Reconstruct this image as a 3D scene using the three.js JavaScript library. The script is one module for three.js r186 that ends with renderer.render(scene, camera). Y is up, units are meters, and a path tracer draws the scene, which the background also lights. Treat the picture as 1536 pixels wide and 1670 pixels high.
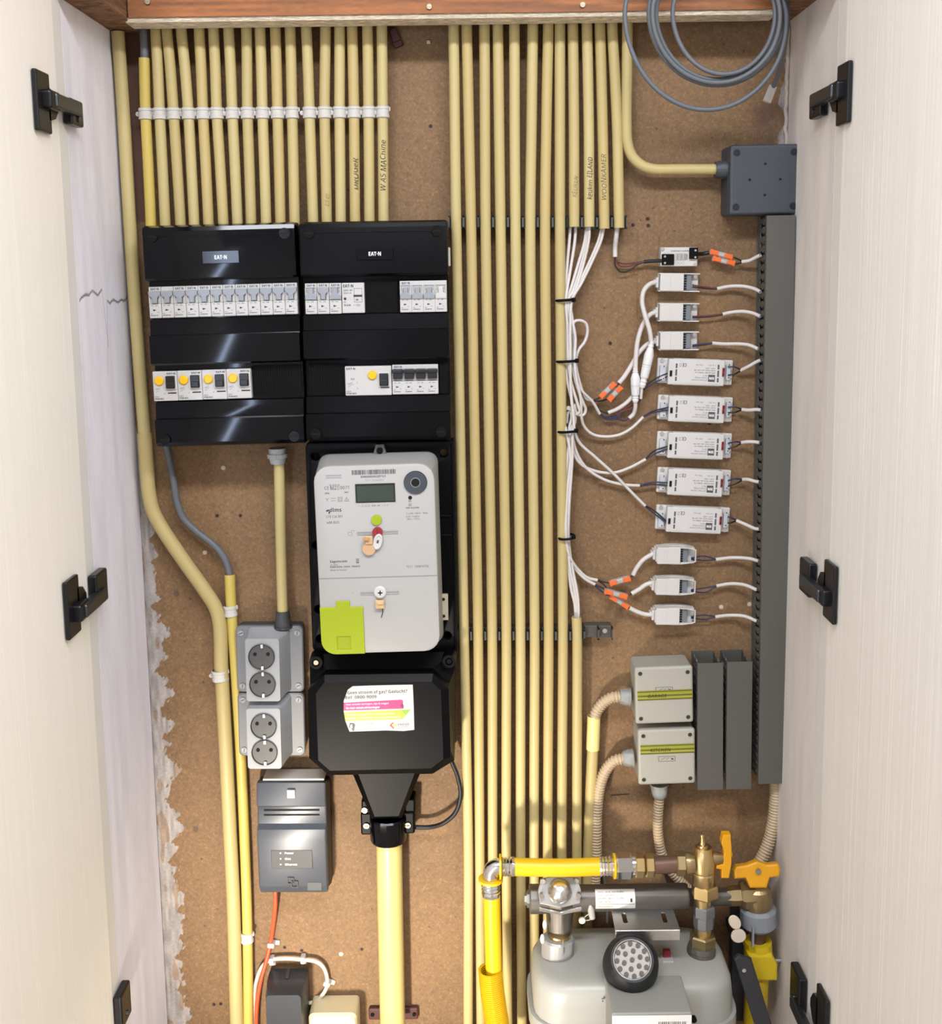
import * as THREE from 'three';
import { RoundedBoxGeometry } from 'three/addons/geometries/RoundedBoxGeometry.js';
import { mergeGeometries, toCreasedNormals } from 'three/addons/utils/BufferGeometryUtils.js';
import { RectAreaLightUniformsLib } from 'three/addons/lights/RectAreaLightUniformsLib.js';

// ---------------------------------------------------------------- camera, light, exposure
const F = 1854, PPX = 768, PPY = 700, DIST = 1.646, EYE = 1.55;
const PITCH = Math.atan(260 / F), ROLL = 0.0127;
const scene = new THREE.Scene();
scene.background = new THREE.Color(0x000000);
const camera = new THREE.PerspectiveCamera(2 * Math.atan(835 / F) * 180 / Math.PI, 1536 / 1670, 0.05, 30);
camera.position.set(0, EYE, DIST);
camera.rotation.set(-PITCH, 0.0018, -ROLL, 'YXZ');
camera.setViewOffset(1536, 1670, 0, 835 - PPY, 1536, 1670);
camera.updateMatrixWorld(true);
const renderer = new THREE.WebGLRenderer();
renderer.toneMapping = THREE.LinearToneMapping;
renderer.toneMappingExposure = 0.92;
renderer.shadowMap.enabled = true;
RectAreaLightUniformsLib.init();
const CEIL_LAMP = { pos: [0.2, 2.53, 1.4], w: 1.8, h: 0.25, power: 46, color: 0xf3f6ff };
const WORK_LAMP = { pos: [-0.38, 0.36, 0.98], aim: [-0.12, 0.6, 0], w: 0.16, h: 0.12, power: 7.6, angle: 0.5, color: 0xfff3e2 };
const WINDOW = { x: -1.02, y: 1.35, w: 0.13, h: 1.5, power: 34, color: 0xcfe0ff };

// ---------------------------------------------------------------- helpers
let seed = 7;
const rnd = () => { seed = (seed * 1664525 + 1013904223) >>> 0; return seed / 4294967296; };
const V = (x, y, z) => new THREE.Vector3(x, y, z);
// a photograph pixel and the plane (distance from the board) on which the thing lies -> a point in metres
function P(px, py, z = 0) {
  const d = V((px - PPX) / F, -(py - PPY) / F, -1).applyQuaternion(camera.quaternion);
  return camera.position.clone().addScaledVector(d, (z - DIST) / d.z);
}
const PS = (list, z) => list.map(([x, y, zz]) => P(x, y, zz === undefined ? z : zz));
function Q(a, b, c, d, z) { // corners TL TR BR BL -> centre, size, turn
  const [tl, tr, br, bl] = PS([a, b, c, d], z);
  const ctr = tl.clone().add(tr).add(br).add(bl).multiplyScalar(0.25);
  const r = tr.clone().sub(tl).add(br).sub(bl).multiplyScalar(0.5), u = tl.clone().sub(bl).add(tr).sub(br).multiplyScalar(0.5);
  return { x: ctr.x, y: ctr.y, w: r.length(), h: u.length(), turn: Math.atan2(r.y, r.x) };
}
function R(x0, y0, x1, y1, z) {
  const xm = (x0 + x1) / 2, ym = (y0 + y1) / 2, c = P(xm, ym, z);
  return { x: c.x, y: c.y, w: P(x1, ym, z).distanceTo(P(x0, ym, z)), h: P(xm, y0, z).distanceTo(P(xm, y1, z)), turn: 0 };
}
const MM = (px, z) => px * (DIST - z) / F * 1.05; // rough metres for a length in pixels
const used = {};
function numbered(n) { if (!(n in used)) { used[n] = 0; return n; } used[n]++; return n + '_' + String(used[n]).padStart(3, '0'); }
function tag(o, label, category, group) { o.userData.label = label; o.userData.category = category; if (group) o.userData.group = group; return o; }
function thing(name, label, category, pos, turn = 0, group) {
  const o = new THREE.Group(); o.name = numbered(name); scene.add(o);
  if (pos) o.position.set(pos.x, pos.y, pos.z || 0);
  o.rotation.z = turn; return tag(o, label, category, group);
}
function prep(g) {
  let h = g.index ? g.toNonIndexed() : g;
  if (!h.attributes.uv) h.setAttribute('uv', new THREE.BufferAttribute(new Float32Array(h.attributes.position.count * 2), 2));
  for (const k of Object.keys(h.attributes)) if (!['position', 'normal', 'uv'].includes(k)) h.deleteAttribute(k);
  return h;
}
function mesh(name, geos, mat, parent = scene) {
  const list = Array.isArray(geos) ? geos : [geos];
  const g = list.length > 1 ? mergeGeometries(list.map(prep)) : list[0];
  const m = new THREE.Mesh(g, mat); m.name = parent === scene ? numbered(name) : name;
  m.castShadow = m.receiveShadow = true; parent.add(m); return m;
}
function struct(name, geos, mat, parent = scene) { const m = mesh(name, geos, mat, parent); if (parent === scene) m.userData.kind = 'structure'; return m; }
const bx = (w, h, d, x = 0, y = 0, z = 0) => new THREE.BoxGeometry(w, h, d).translate(x, y, z);
const rb = (w, h, d, r, x = 0, y = 0, z = 0) => new RoundedBoxGeometry(w, h, d, 2, Math.min(r, w / 2.01, h / 2.01, d / 2.01)).translate(x, y, z);
const disc = (r, d, x = 0, y = 0, z = 0, seg = 20) => new THREE.CylinderGeometry(r, r, d, seg).rotateX(Math.PI / 2).translate(x, y, z);
function ext(pts, depth, bev = 0, z = 0, holes = []) {
  const s = new THREE.Shape(pts.map(([x, y]) => new THREE.Vector2(x, y)));
  for (const h of holes) s.holes.push(new THREE.Path(h.map(([x, y]) => new THREE.Vector2(x, y))));
  const g = new THREE.ExtrudeGeometry(s, { depth: depth - 2 * bev, bevelEnabled: bev > 0, bevelSize: bev, bevelThickness: bev, bevelOffset: -bev, bevelSegments: 2, curveSegments: 10, steps: 1 });
  return g.translate(0, 0, z + bev);
}
const curve = (pts) => pts.length === 2 ? new THREE.LineCurve3(pts[0], pts[1]) : new THREE.CatmullRomCurve3(pts, false, 'centripetal');
const tube = (pts, r, seg, rad = 14) => new THREE.TubeGeometry(curve(pts), seg || Math.max(8, pts.length * 8), r, rad, false);
function turned(a, b, prof, seg = 24) { // a lathed piece whose axis runs from a to b; prof = [[t, radius], ...]
  const L = a.distanceTo(b);
  const g = new THREE.LatheGeometry(prof.map(([t, r]) => new THREE.Vector2(Math.max(r, 1e-5), t * L)), seg);
  const q = new THREE.Quaternion().setFromUnitVectors(V(0, 1, 0), b.clone().sub(a).normalize());
  const flat = toCreasedNormals(g, 0.5);
  return flat.applyQuaternion(q).translate(a.x, a.y, a.z);
}
const pipe = (a, b, r, seg = 24) => turned(a, b, [[0, 0], [0, r], [1, r], [1, 0]], seg);
const nut = (a, b, r) => turned(a, b, [[0, 0], [0, r * 0.9], [0.12, r], [0.88, r], [1, r * 0.9], [1, 0]], 6);
function corrugated(pts, r, pitch = 0.0046) {
  const c = curve(pts), L = c.getLength(), n = Math.round(L / pitch) * 4, g = new THREE.TubeGeometry(c, n, r, 14, false), p = g.attributes.position, w = 15;
  for (let i = 0; i <= n; i++) {
    const o = c.getPointAt(i / n), k = [1, 1, 0.82, 0.82][i % 4];
    for (let j = 0; j < w; j++) { const a = i * w + j; p.setXYZ(a, o.x + (p.getX(a) - o.x) * k, o.y + (p.getY(a) - o.y) * k, o.z + (p.getZ(a) - o.z) * k); }
  }
  g.computeVertexNormals(); return g;
}
function ring(w, h, r, n = 5) { // a rounded rectangle as points, anticlockwise
  const out = []; r = Math.min(r, w / 2.001, h / 2.001);
  for (const [sx, sy, a0] of [[1, 1, 0], [-1, 1, 90], [-1, -1, 180], [1, -1, 270]])
    for (let i = 0; i <= n; i++) { const a = (a0 + 90 * i / n) * Math.PI / 180; out.push([sx * (w / 2 - r) + r * Math.cos(a), sy * (h / 2 - r) + r * Math.sin(a)]); }
  return out;
}
function loft(secs, crease = 0.6) { // secs: arrays of Vector3 with equal length, first is the back, last the front; both closed
  const pos = [], tri = (a, b, c) => pos.push(a.x, a.y, a.z, b.x, b.y, b.z, c.x, c.y, c.z), n = secs[0].length;
  for (let s = 0; s + 1 < secs.length; s++) for (let i = 0; i < n; i++) {
    const j = (i + 1) % n, a = secs[s][i], b = secs[s][j], c = secs[s + 1][j], d = secs[s + 1][i];
    tri(a, b, c); tri(a, c, d);
  }
  for (const [sec, f] of [[secs[0], 0], [secs[secs.length - 1], 1]]) {
    const m = V(0, 0, 0); sec.forEach((p) => m.add(p)); m.divideScalar(n);
    for (let i = 0; i < n; i++) { const j = (i + 1) % n; f ? tri(m, sec[i], sec[j]) : tri(m, sec[j], sec[i]); }
  }
  const g = new THREE.BufferGeometry(); g.setAttribute('position', new THREE.BufferAttribute(new Float32Array(pos), 3));
  g.computeVertexNormals(); return prep(toCreasedNormals(g, crease));
}
// sections [x, y, w, h, r, z] of a thing that grows forward from the board
const loftZ = (secs, crease) => loft(secs.map(([x, y, w, h, r, z]) => ring(w, h, r).map(([a, b]) => V(x + a, y + b, z))), crease);
const loftY = (secs, crease) => loft(secs.map(([x, z, w, d, r, y]) => ring(w, d, r).map(([a, b]) => V(x + a, y, z - b))), crease);
function canvas(w, h, draw) { const c = document.createElement('canvas'); c.width = w; c.height = h; const g = c.getContext('2d'); draw(g, w, h); return c; }
function colourTex(w, h, draw) { const t = new THREE.CanvasTexture(canvas(w, h, draw)); t.colorSpace = THREE.SRGBColorSpace; t.anisotropy = 8; return t; }
function maskTex(w, h, draw) { return new THREE.CanvasTexture(canvas(w, h, (g) => { g.fillStyle = '#000'; g.fillRect(0, 0, w, h); g.fillStyle = g.strokeStyle = '#fff'; draw(g, w, h); })); }
const plane = (w, h, x = 0, y = 0, z = 0) => new THREE.PlaneGeometry(w, h).translate(x, y, z);
const M = (color, roughness = 0.5, metalness = 0, more = {}) => new THREE.MeshPhysicalMaterial({ color, roughness, metalness, ...more });
const ink = (tex, color = 0x111111) => new THREE.MeshStandardMaterial({ color, alphaMap: tex, transparent: true, roughness: 0.6 });
const ORD = ['first', 'second', 'third', 'fourth', 'fifth', 'sixth', 'seventh', 'eighth', 'ninth', 'tenth', 'eleventh', 'twelfth', 'thirteenth', 'fourteenth', 'fifteenth', 'sixteenth', 'seventeenth'];

// smooth value noise on a repeating lattice
function noise2(cells, s) {
  let k = s; const r = () => { k = (k * 1664525 + 1013904223) >>> 0; return k / 4294967296; };
  const t = Float32Array.from({ length: cells * cells }, r);
  return (x, y) => {
    const X = Math.floor(x), Y = Math.floor(y), fx = x - X, fy = y - Y, sx = fx * fx * (3 - 2 * fx), sy = fy * fy * (3 - 2 * fy);
    const at = (a, b) => t[((b % cells + cells) % cells) * cells + ((a % cells + cells) % cells)];
    return (at(X, Y) * (1 - sx) + at(X + 1, Y) * sx) * (1 - sy) + (at(X, Y + 1) * (1 - sx) + at(X + 1, Y + 1) * sx) * sy;
  };
}
const n1 = noise2(128, 11), n2 = noise2(128, 23), n3 = noise2(256, 5);
function pixels(g, w, h, f) { const im = g.createImageData(w, h); for (let y = 0, k = 0; y < h; y++) for (let x = 0; x < w; x++, k += 4) { const c = f(x, y); im.data[k] = c[0]; im.data[k + 1] = c[1]; im.data[k + 2] = c[2]; im.data[k + 3] = 255; } g.putImageData(im, 0, 0); }

// ---------------------------------------------------------------- the place: sizes from the photograph
const XL = P(211, 490).x, XR = P(1277, 490).x, YB = 0.12, YT = 2.02;
const JAMB = 0.235;      // depth of the cupboard
const MAT = {
  conduit: [0xb8a66f, 0xbaa973, 0xb5a36d, 0xbcab75, 0xb7a26a].map((c) => M(c, 0.5)),
  conduitBright: M(0xc2ac56, 0.45), bigConduit: M(0xc8b876, 0.35),
  white: M(0xc6c3bd, 0.45), whiteCable: M(0xc9c3bd, 0.5), clipWhite: M(0xc2beb6, 0.5), clear: M(0xf4f4f2, 0.12, 0, { transmission: 0.75, thickness: 0, ior: 1.4 }),
  black: M(0x060608, 0.42, 0, { specularIntensity: 0.22 }), blackGloss: M(0x040509, 0.13, 0, { specularIntensity: 0.5 }), blackMatte: M(0x09090a, 0.6, 0, { specularIntensity: 0.25 }), blackRubber: M(0x0d0e10, 0.55),
  clipDark: M(0x4a4741, 0.5), greyCable: M(0x5c6064, 0.5), darkBox: M(0x3c4046, 0.5), trunk: M(0x53524c, 0.5),
  lightGrey: M(0x9d9a8e, 0.5), midGrey: M(0x7d7e7e, 0.45), socketGrey: M(0x6b6d70, 0.45), socketPale: M(0x8f9192, 0.45), socketDark: M(0x3a3b3c, 0.45),
  steel: M(0xcfcfcc, 0.3, 1), chrome: M(0xd8d8d6, 0.16, 1), zinc: M(0xa9a8a5, 0.42, 0.9), brass: M(0xc9b07c, 0.3, 1), brassDull: M(0xa3906a, 0.42, 0.95), copper: M(0x6e5446, 0.55, 0.6), cast: M(0x6f6b65, 0.48, 0.7), lead: M(0x77777a, 0.5, 0.6),
  yellow: M(0xdcae0c, 0.42), yellowPaint: M(0xccb014, 0.4), handle: M(0xd8980c, 0.4), orange: M(0xe0662a, 0.4), red: M(0x8f2226, 0.4), orangeCable: M(0xd9532f, 0.45),
  wireBlue: M(0x1f2547, 0.45), wireBlack: M(0x0d0d0f, 0.45), wireBrown: M(0x5a2420, 0.45),
  breaker: M(0xb9b7b3, 0.42), toggle: M(0x8b8f94, 0.4), rocker: M(0x0c0c0e, 0.35), button: M(0xf0b000, 0.35),
  meter: M(0xd9d6d0, 0.4), meterBody: M(0x9b9a96, 0.5), lime: M(0x98a600, 0.4), gasBody: M(0x9c9c94, 0.4), gasGrey: M(0x8c8b84, 0.5), cream: M(0xd8c9a0, 0.45), modem: M(0x484c53, 0.38, 0.15), modemDark: M(0x1a1b1d, 0.5),
  hinge: M(0x17171a, 0.32, 0.3), hingeSteel: M(0x55575a, 0.35, 0.9), plug: M(0x4a2420, 0.6), hole: M(0x0c0806, 0.9), screw: M(0xa49a86, 0.35, 0.9),
};

// ---------------------------------------------------------------- structure: the hall that the cupboard opens on
{
  const wallM = M(0xdad6cf, 0.8), floorTex = colourTex(512, 512, (g, w, h) => pixels(g, w, h, (x, y) => { const v = 150 + 40 * n1(x / 6, y / 70) + 14 * n3(x / 2, y / 9); return [v, v * 0.9, v * 0.8]; }));
  const floorM = new THREE.MeshStandardMaterial({ map: floorTex, roughness: 0.5 });
  struct('floor', bx(2.7, 0.06, 3.6, 0, -0.03, 1.7), floorM);
  struct('ceiling', bx(2.7, 0.06, 3.6, 0, 2.63, 1.7), M(0xe6e3dc, 0.9));
  struct('wall_hall_left', bx(0.06, 2.6, 3.6, -1.32, 1.3, 1.7), wallM);
  struct('wall_hall_right', bx(0.06, 2.6, 3.6, 1.32, 1.3, 1.7), wallM);
  const W = WINDOW, zb = 3.44;
  struct('wall_hall_back', [bx(1.29 + W.x - W.w / 2, 2.6, 0.08, (-1.29 + W.x - W.w / 2) / 2, 1.3, zb), bx(1.29 - W.x - W.w / 2, 2.6, 0.08, (1.29 + W.x + W.w / 2) / 2, 1.3, zb),
    bx(W.w, W.y - W.h / 2, 0.08, W.x, (W.y - W.h / 2) / 2, zb), bx(W.w, 2.6 - W.y - W.h / 2, 0.08, W.x, (2.6 + W.y + W.h / 2) / 2, zb)], wallM);
  struct('wall_front_left', bx(XL - 0.03 + 1.29, 2.6, 0.1, (XL - 0.03 - 1.29) / 2, 1.3, JAMB - 0.04), wallM);
  struct('wall_front_right', bx(1.29 - XR - 0.03, 2.6, 0.1, (XR + 0.03 + 1.29) / 2, 1.3, JAMB - 0.04), wallM);
  struct('wall_front_top', bx(XR - XL + 0.06, 0.5, 0.05, (XL + XR) / 2, 2.35, JAMB - 0.01), wallM);
  // the narrow bright window in the hall's far wall, seen mirrored in the glossy breaker box
  const win = thing('window_1', 'narrow tall daylight window in the far hall wall', 'window', V(W.x, W.y, zb)); win.userData.kind = 'structure'; delete win.userData.category;
  mesh('window_frame', [bx(0.03, W.h, 0.05, -W.w / 2 + 0.015), bx(0.03, W.h, 0.05, W.w / 2 - 0.015), bx(W.w, 0.03, 0.05, 0, W.h / 2 - 0.015), bx(W.w, 0.03, 0.05, 0, -W.h / 2 + 0.015)], MAT.white, win);
  mesh('window_pane', bx(W.w - 0.06, W.h - 0.06, 0.01, 0, 0, 0), new THREE.MeshStandardMaterial({ color: 0x222222, roughness: 0.2, emissive: W.color, emissiveIntensity: W.power }), win);
  const wl = new THREE.RectAreaLight(W.color, W.power, W.w - 0.06, W.h - 0.06); wl.position.set(W.x, W.y, zb - 0.05); wl.lookAt(W.x, W.y, 0); wl.castShadow = true; scene.add(wl); wl.name = 'window_light';
  // ceiling lamp
  const C = CEIL_LAMP, cl = thing('ceiling_lamp', 'flat square white lamp panel under the hall ceiling', 'lamp', V(C.pos[0], C.pos[1] + 0.03, C.pos[2]));
  mesh('housing', bx(C.w + 0.04, 0.03, C.h + 0.04, 0, 0.02, 0), MAT.white, cl);
  mesh('diffuser', bx(C.w, 0.01, C.h, 0, 0, 0), new THREE.MeshStandardMaterial({ color: 0xffffff, emissive: C.color, emissiveIntensity: 3 }), cl);
  const rl = new THREE.RectAreaLight(C.color, C.power, C.w, C.h); rl.position.set(...C.pos).add(V(0, 0.015, 0)); rl.lookAt(C.pos[0], 0, C.pos[2]); rl.castShadow = true; rl.name = 'ceiling_light'; scene.add(rl);
  // work lamp on the hall floor, shining into the lower half of the cupboard
  const K = WORK_LAMP, wk = thing('work_lamp', 'small work lamp on a stand on the hall floor before the cupboard', 'lamp', V(K.pos[0], 0, K.pos[2]));
  const head = V(0, K.pos[1], 0), dir = V(...K.aim).sub(V(...K.pos)).normalize(), back = dir.clone().multiplyScalar(-0.04);
  const hd = mesh('lamp_head', rb(K.w + 0.03, K.h + 0.03, 0.05, 0.008), MAT.blackMatte, wk); hd.position.copy(head).add(back); hd.lookAt(V(...K.aim).add(back));
  const gl = mesh('lamp_glass', bx(K.w, K.h, 0.004), new THREE.MeshStandardMaterial({ color: 0xffffff, emissive: K.color, emissiveIntensity: 4 }), wk); gl.position.copy(head).addScaledVector(dir, -0.012); gl.lookAt(V(...K.aim));
  mesh('stand', [tube([V(-0.07, 0.008, 0.1), V(-0.07, 0.012, -0.06), V(-0.1, K.pos[1] * 0.6, 0.02), V(-0.1, K.pos[1], 0.03)], 0.008), tube([V(0.07, 0.008, 0.1), V(0.07, 0.012, -0.06), V(0.1, K.pos[1] * 0.6, 0.02), V(0.1, K.pos[1], 0.03)], 0.008)], MAT.zinc, wk);
  const al = new THREE.SpotLight(K.color, K.power, 0, K.angle, 1, 2); al.position.set(...K.pos); al.target.position.set(...K.aim); al.target.name = 'work_light_aim'; scene.add(al.target); al.shadow.radius = 2.5; al.castShadow = true; al.name = 'work_light'; scene.add(al);
}

// ---------------------------------------------------------------- structure: the cupboard
{
  // chipboard back: flecks of chips, pencil lines, drill holes and the white paint that overlaps its edges
  const TW = 1040, TH = Math.round(TW * (YT - YB) / (XR - XL + 0.04)), x0 = XL - 0.02, sx = TW / (XR - XL + 0.04);
  const B = (px, py) => { const p = P(px, py); return [(p.x - x0) * sx, (YT - p.y) * sx]; };
  const boardTex = colourTex(TW, TH, (g, w, h) => {
    pixels(g, w, h, (x, y) => {
      const f = n3(x / 1.8, y / 1.8), f2 = n1(x / 3.6 + 40, y / 3.6), c = n2(x / 170, y / 200) * 0.6 + n1(x / 60, y / 70) * 0.4;
      let v = 0.9 + 0.14 * (c - 0.5) + 0.13 * (f - 0.5) + 0.1 * (f2 - 0.5);
      if (f > 0.84) v += 0.09; if (f < 0.1) v -= 0.07;
      const yy = YT - y / sx, e = (yy < 1.33 ? Math.min(1, (1.33 - yy) * 3.2) : 0) * (30 + 26 * (n1(y / 34, 3.3) - 0.5) + 20 * (n2(y / 12, 5.2) - 0.5) + 12 * (n3(y / 6 + x / 5, x / 4) - 0.5)) + 20; // white paint brushed over the left edge
      const er = yy > 1.45 ? 22 + 10 + 14 * (n1(y / 26, 9.1) - 0.5) + 10 * (n3(y / 7, x / 6) - 0.5) : 0;
      if (x < e || w - x < er) { const k = 0.85 + 0.22 * (n3(x / 4, y / 22) - 0.5) + 0.1 * (f - 0.5), wear = n2(x / 9 + 7, y / 30) > 0.74 ? 0.55 : 0; return [(180 * (1 - wear) + 160 * wear) * k, (172 * (1 - wear) + 124 * wear) * k, (166 * (1 - wear) + 92 * wear) * k]; }
      return [136 * v, 105 * v, 71 * v];
    });
    const line = (pts, c, lw) => { g.strokeStyle = c; g.lineWidth = lw; g.beginPath(); pts.forEach(([a, b], i) => { const [u, v] = B(a, b); i ? g.lineTo(u, v) : g.moveTo(u, v); }); g.stroke(); };
    line([[1040, 375], [1039, 520]], 'rgba(60,35,20,.35)', 1); line([[1075, 385], [1071, 820]], 'rgba(60,35,20,.45)', 1.2); line([[1071, 820], [1070, 1060]], 'rgba(60,35,20,.3)', 1); line([[996, 1297], [1026, 1295]], 'rgba(30,15,10,.8)', 2); line([[1037, 700], [1036, 860]], 'rgba(60,35,20,.3)', 1);
    const patch = (pts, c) => { g.fillStyle = c; g.beginPath(); pts.forEach(([a, b], i) => { const [u, v] = B(a, b); i ? g.lineTo(u, v) : g.moveTo(u, v); }); g.closePath(); g.fill(); };
    patch([[204, 45], [230, 45], [240, 362], [214, 362]], 'rgba(96,66,56,.85)');
    for (let i = 0; i < 40; i++) { const [u, v] = B(1235 + rnd() * 40, 170 + rnd() * 60); g.fillStyle = 'rgba(60,35,35,.045)'; g.beginPath(); g.ellipse(u, v, 8 + rnd() * 12, 6 + rnd() * 10, 0, 0, 7); g.fill(); }
    const dot = (a, b, r, c = 'rgba(25,12,8,.95)') => { const [u, v] = B(a, b); g.fillStyle = c; g.beginPath(); g.arc(u, v, r, 0, 7); g.fill(); };
    for (const [a, b] of [[702, 206], [354, 841], [392, 841], [1032, 367], [1057, 368], [1045, 113], [1056, 357], [590, 1548], [492, 1550], [464, 1545], [349, 1638], [360, 1637], [1157, 690], [995, 560]]) dot(a, b, 2.6);
    for (const [a, b] of [[288, 968], [319, 1352]]) dot(a, b, 5, 'rgba(90,72,60,.9)');
    for (const [a, b] of [[364, 763], [556, 1556], [334, 901], [1176, 990], [1222, 985]]) dot(a, b, 3.5, 'rgba(214,200,178,.85)');
    for (let i = 0; i < 160; i++) dot(260 + rnd() * 1000, 60 + rnd() * 1600, 0.6 + rnd() * 1.1, 'rgba(60,38,24,.7)');
  });
  const back = struct('wall_back', bx(XR - XL + 0.04, YT - YB, 0.018, (XL + XR) / 2, (YT + YB) / 2, -0.009), new THREE.MeshStandardMaterial({ map: boardTex, bumpMap: boardTex, bumpScale: 0.0004, roughness: 0.72 }));
  back.userData.label = 'brown chipboard back of the cupboard'; 
  // plastered side walls
  const plaster = (r, g0, b, s) => { const t = colourTex(512, 1024, (g, w, h) => { pixels(g, w, h, (x, y) => { const v = 0.97 + 0.06 * (n2(x / 40 + s, y / 60) - 0.5) + 0.04 * (n3(x / 3, y / 7) - 0.5); return [r * v, g0 * v, b * v]; });
    if (s < 5) { g.strokeStyle = 'rgba(70,66,70,.8)'; g.lineWidth = 1.1; for (const X of [0, 1]) { g.beginPath(); let yy = 258; for (let i = 0; i < 11; i++) { const xx = 6 + i * 22 + rnd() * 10; yy += (rnd() - 0.5) * 5; const u = X ? 512 - xx : xx; i ? g.lineTo(u, yy) : g.moveTo(u, yy); } for (let i = 0; i < 4; i++) { yy += 9 + rnd() * 6; g.lineTo(X ? 512 - 240 - i * 9 : 240 + i * 9, yy); } g.stroke(); } } });
    return new THREE.MeshStandardMaterial({ map: t, bumpMap: t, bumpScale: 0.0007, roughness: 0.8 }); };
  struct('wall_left', bx(0.03, YT - 0.03, JAMB - 0.025, XL - 0.015, (YT + 0.03) / 2, (JAMB - 0.015) / 2), plaster(240, 237, 244, 0));
  struct('wall_right', bx(0.03, YT - 0.03, JAMB - 0.02, XR + 0.015, (YT + 0.03) / 2, (JAMB - 0.02) / 2), plaster(226, 218, 210, 9));
  struct('wall_bottom', bx(XR - XL, 0.12, JAMB, (XL + XR) / 2, 0.06, JAMB / 2), M(0xb9a88f, 0.7));
  struct('trim_1', rb(0.034, YT, 0.03, 0.001, XL - 0.0168, YT / 2, JAMB - 0.004), M(0xe2dfd8, 0.5));
  struct('trim_2', rb(0.034, YT, 0.03, 0.001, XR + 0.0168, YT / 2, JAMB - 0.004), M(0xe0dcd4, 0.5));
  struct('ceiling_cupboard', bx(XR - XL + 0.06, 0.04, JAMB + 0.02, (XL + XR) / 2, YT + 0.08, JAMB / 2), M(0x6b4a30, 0.8));
  // wooden beam across the top
  const wood = colourTex(1024, 128, (g, w, h) => { pixels(g, w, h, (x, y) => { const v = 0.8 + 0.35 * n2(x / 90, y / 5) + 0.12 * (n3(x / 9, y / 2) - 0.5); return [150 * v, 92 * v, 46 * v]; });
    for (const [u, v, a, b] of [[480, 20, 30, 14], [860, 60, 24, 10], [560, 96, 14, 5]]) { g.fillStyle = 'rgba(70,34,16,.55)'; g.beginPath(); g.ellipse(u, v, a, b, 0.1, 0, 7); g.fill(); } g.fillStyle = 'rgba(226,190,150,.7)'; g.fillRect(395, 88, 30, 3); g.fillRect(640, 70, 18, 3); });
  const dusty = colourTex(1024, 64, (g, w, h) => pixels(g, w, h, (x, y) => { const v = n2(x / 9, y / 5) * 0.6 + n3(x / 3, y / 2) * 0.4, k = 0.75 + 0.5 * v; return [214 * k, 200 * k, 176 * k]; }));
  const BZ0 = 0.04, BZ = 0.085, by = P(640, 42, BZ0).y, bl = P(208, 15, BZ).x, br = P(1262, 15, BZ).x;
  const bm = thing('trim_3', 'orange brown wooden beam across the top of the board', 'beam', V((bl + br) / 2, by, 0)); bm.userData.kind = 'structure'; delete bm.userData.category;
  const tilt = 0.0;
  mesh('beam', bx(br - bl, 0.12, BZ - BZ0 - 0.002, 0, 0.066, (BZ + BZ0) / 2), new THREE.MeshStandardMaterial({ map: wood, bumpMap: wood, bumpScale: 0.0008, roughness: 0.6 }), bm);
  mesh('plaster_residue', bx(br - bl + 0.01, 0.006, BZ - BZ0 - 0.004, 0, 0.003, (BZ + BZ0) / 2 - 0.002), new THREE.MeshStandardMaterial({ map: dusty, bumpMap: dusty, bumpScale: 0.002, roughness: 0.9 }), bm);
  for (const [a, b] of [[241, 3], [700, 11], [950, 8]]) { const p = P(a, b, BZ); mesh('screw', [disc(0.0035, 0.002, p.x - bm.position.x, p.y - by, BZ + 0.001, 12), bx(0.0055, 0.0012, 0.0006, p.x - bm.position.x, p.y - by, BZ + 0.0022)], MAT.screw, bm); }
  // side battens under the cupboard top
  const woodDark = colourTex(256, 256, (g, w, h) => pixels(g, w, h, (x, y) => { const v = 0.7 + 0.5 * n2(x / 60, y / 6) + 0.2 * (n3(x / 4, y / 3) - 0.5); return [128 * v, 92 * v, 62 * v]; }));
  const battenM = new THREE.MeshStandardMaterial({ map: woodDark, bumpMap: woodDark, bumpScale: 0.001, roughness: 0.8 });
  struct('trim_4', bx(bl - XL - 0.002, 0.12, JAMB - 0.004, (bl + XL) / 2 - 0.001, by + 0.062, JAMB / 2), battenM);
  struct('trim_5', bx(XR - br - 0.002, 0.12, JAMB - 0.004, (br + XR) / 2 + 0.001, by + 0.068, JAMB / 2), battenM);
  // rough seam of filler in the two back corners
  const filler = (xc, s, y0, y1) => { const pts = []; for (let i = 0; i <= 40; i++) pts.push(V(xc + s * (0.002 + 0.0025 * rnd()), y0 + (y1 - y0) * i / 40, 0.002 + 0.002 * rnd())); return tube(pts, 0.0028, 80, 7); };
  struct('trim_6', filler(XR, -1, 1.6, 1.88), M(0xb8aca2, 0.9));

  // the two open doors, cream with a raised vertical wood grain
  const grain = (base, amp, s) => colourTex(1024, 1024, (g, w, h) => pixels(g, w, h, (x, y) => {
    const wv = x + 26 * n1(x / 160 + s, y / 300), a = n3(wv / 5 + s, y / 260), b = n2(wv / 2.2, y / 120 + s);
    let v = 1 - amp * (0.5 * a + 0.5 * b); if (a > 0.72 && b > 0.4) v += amp * 0.9; return [base[0] * v, base[1] * v, base[2] * v];
  }));
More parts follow.
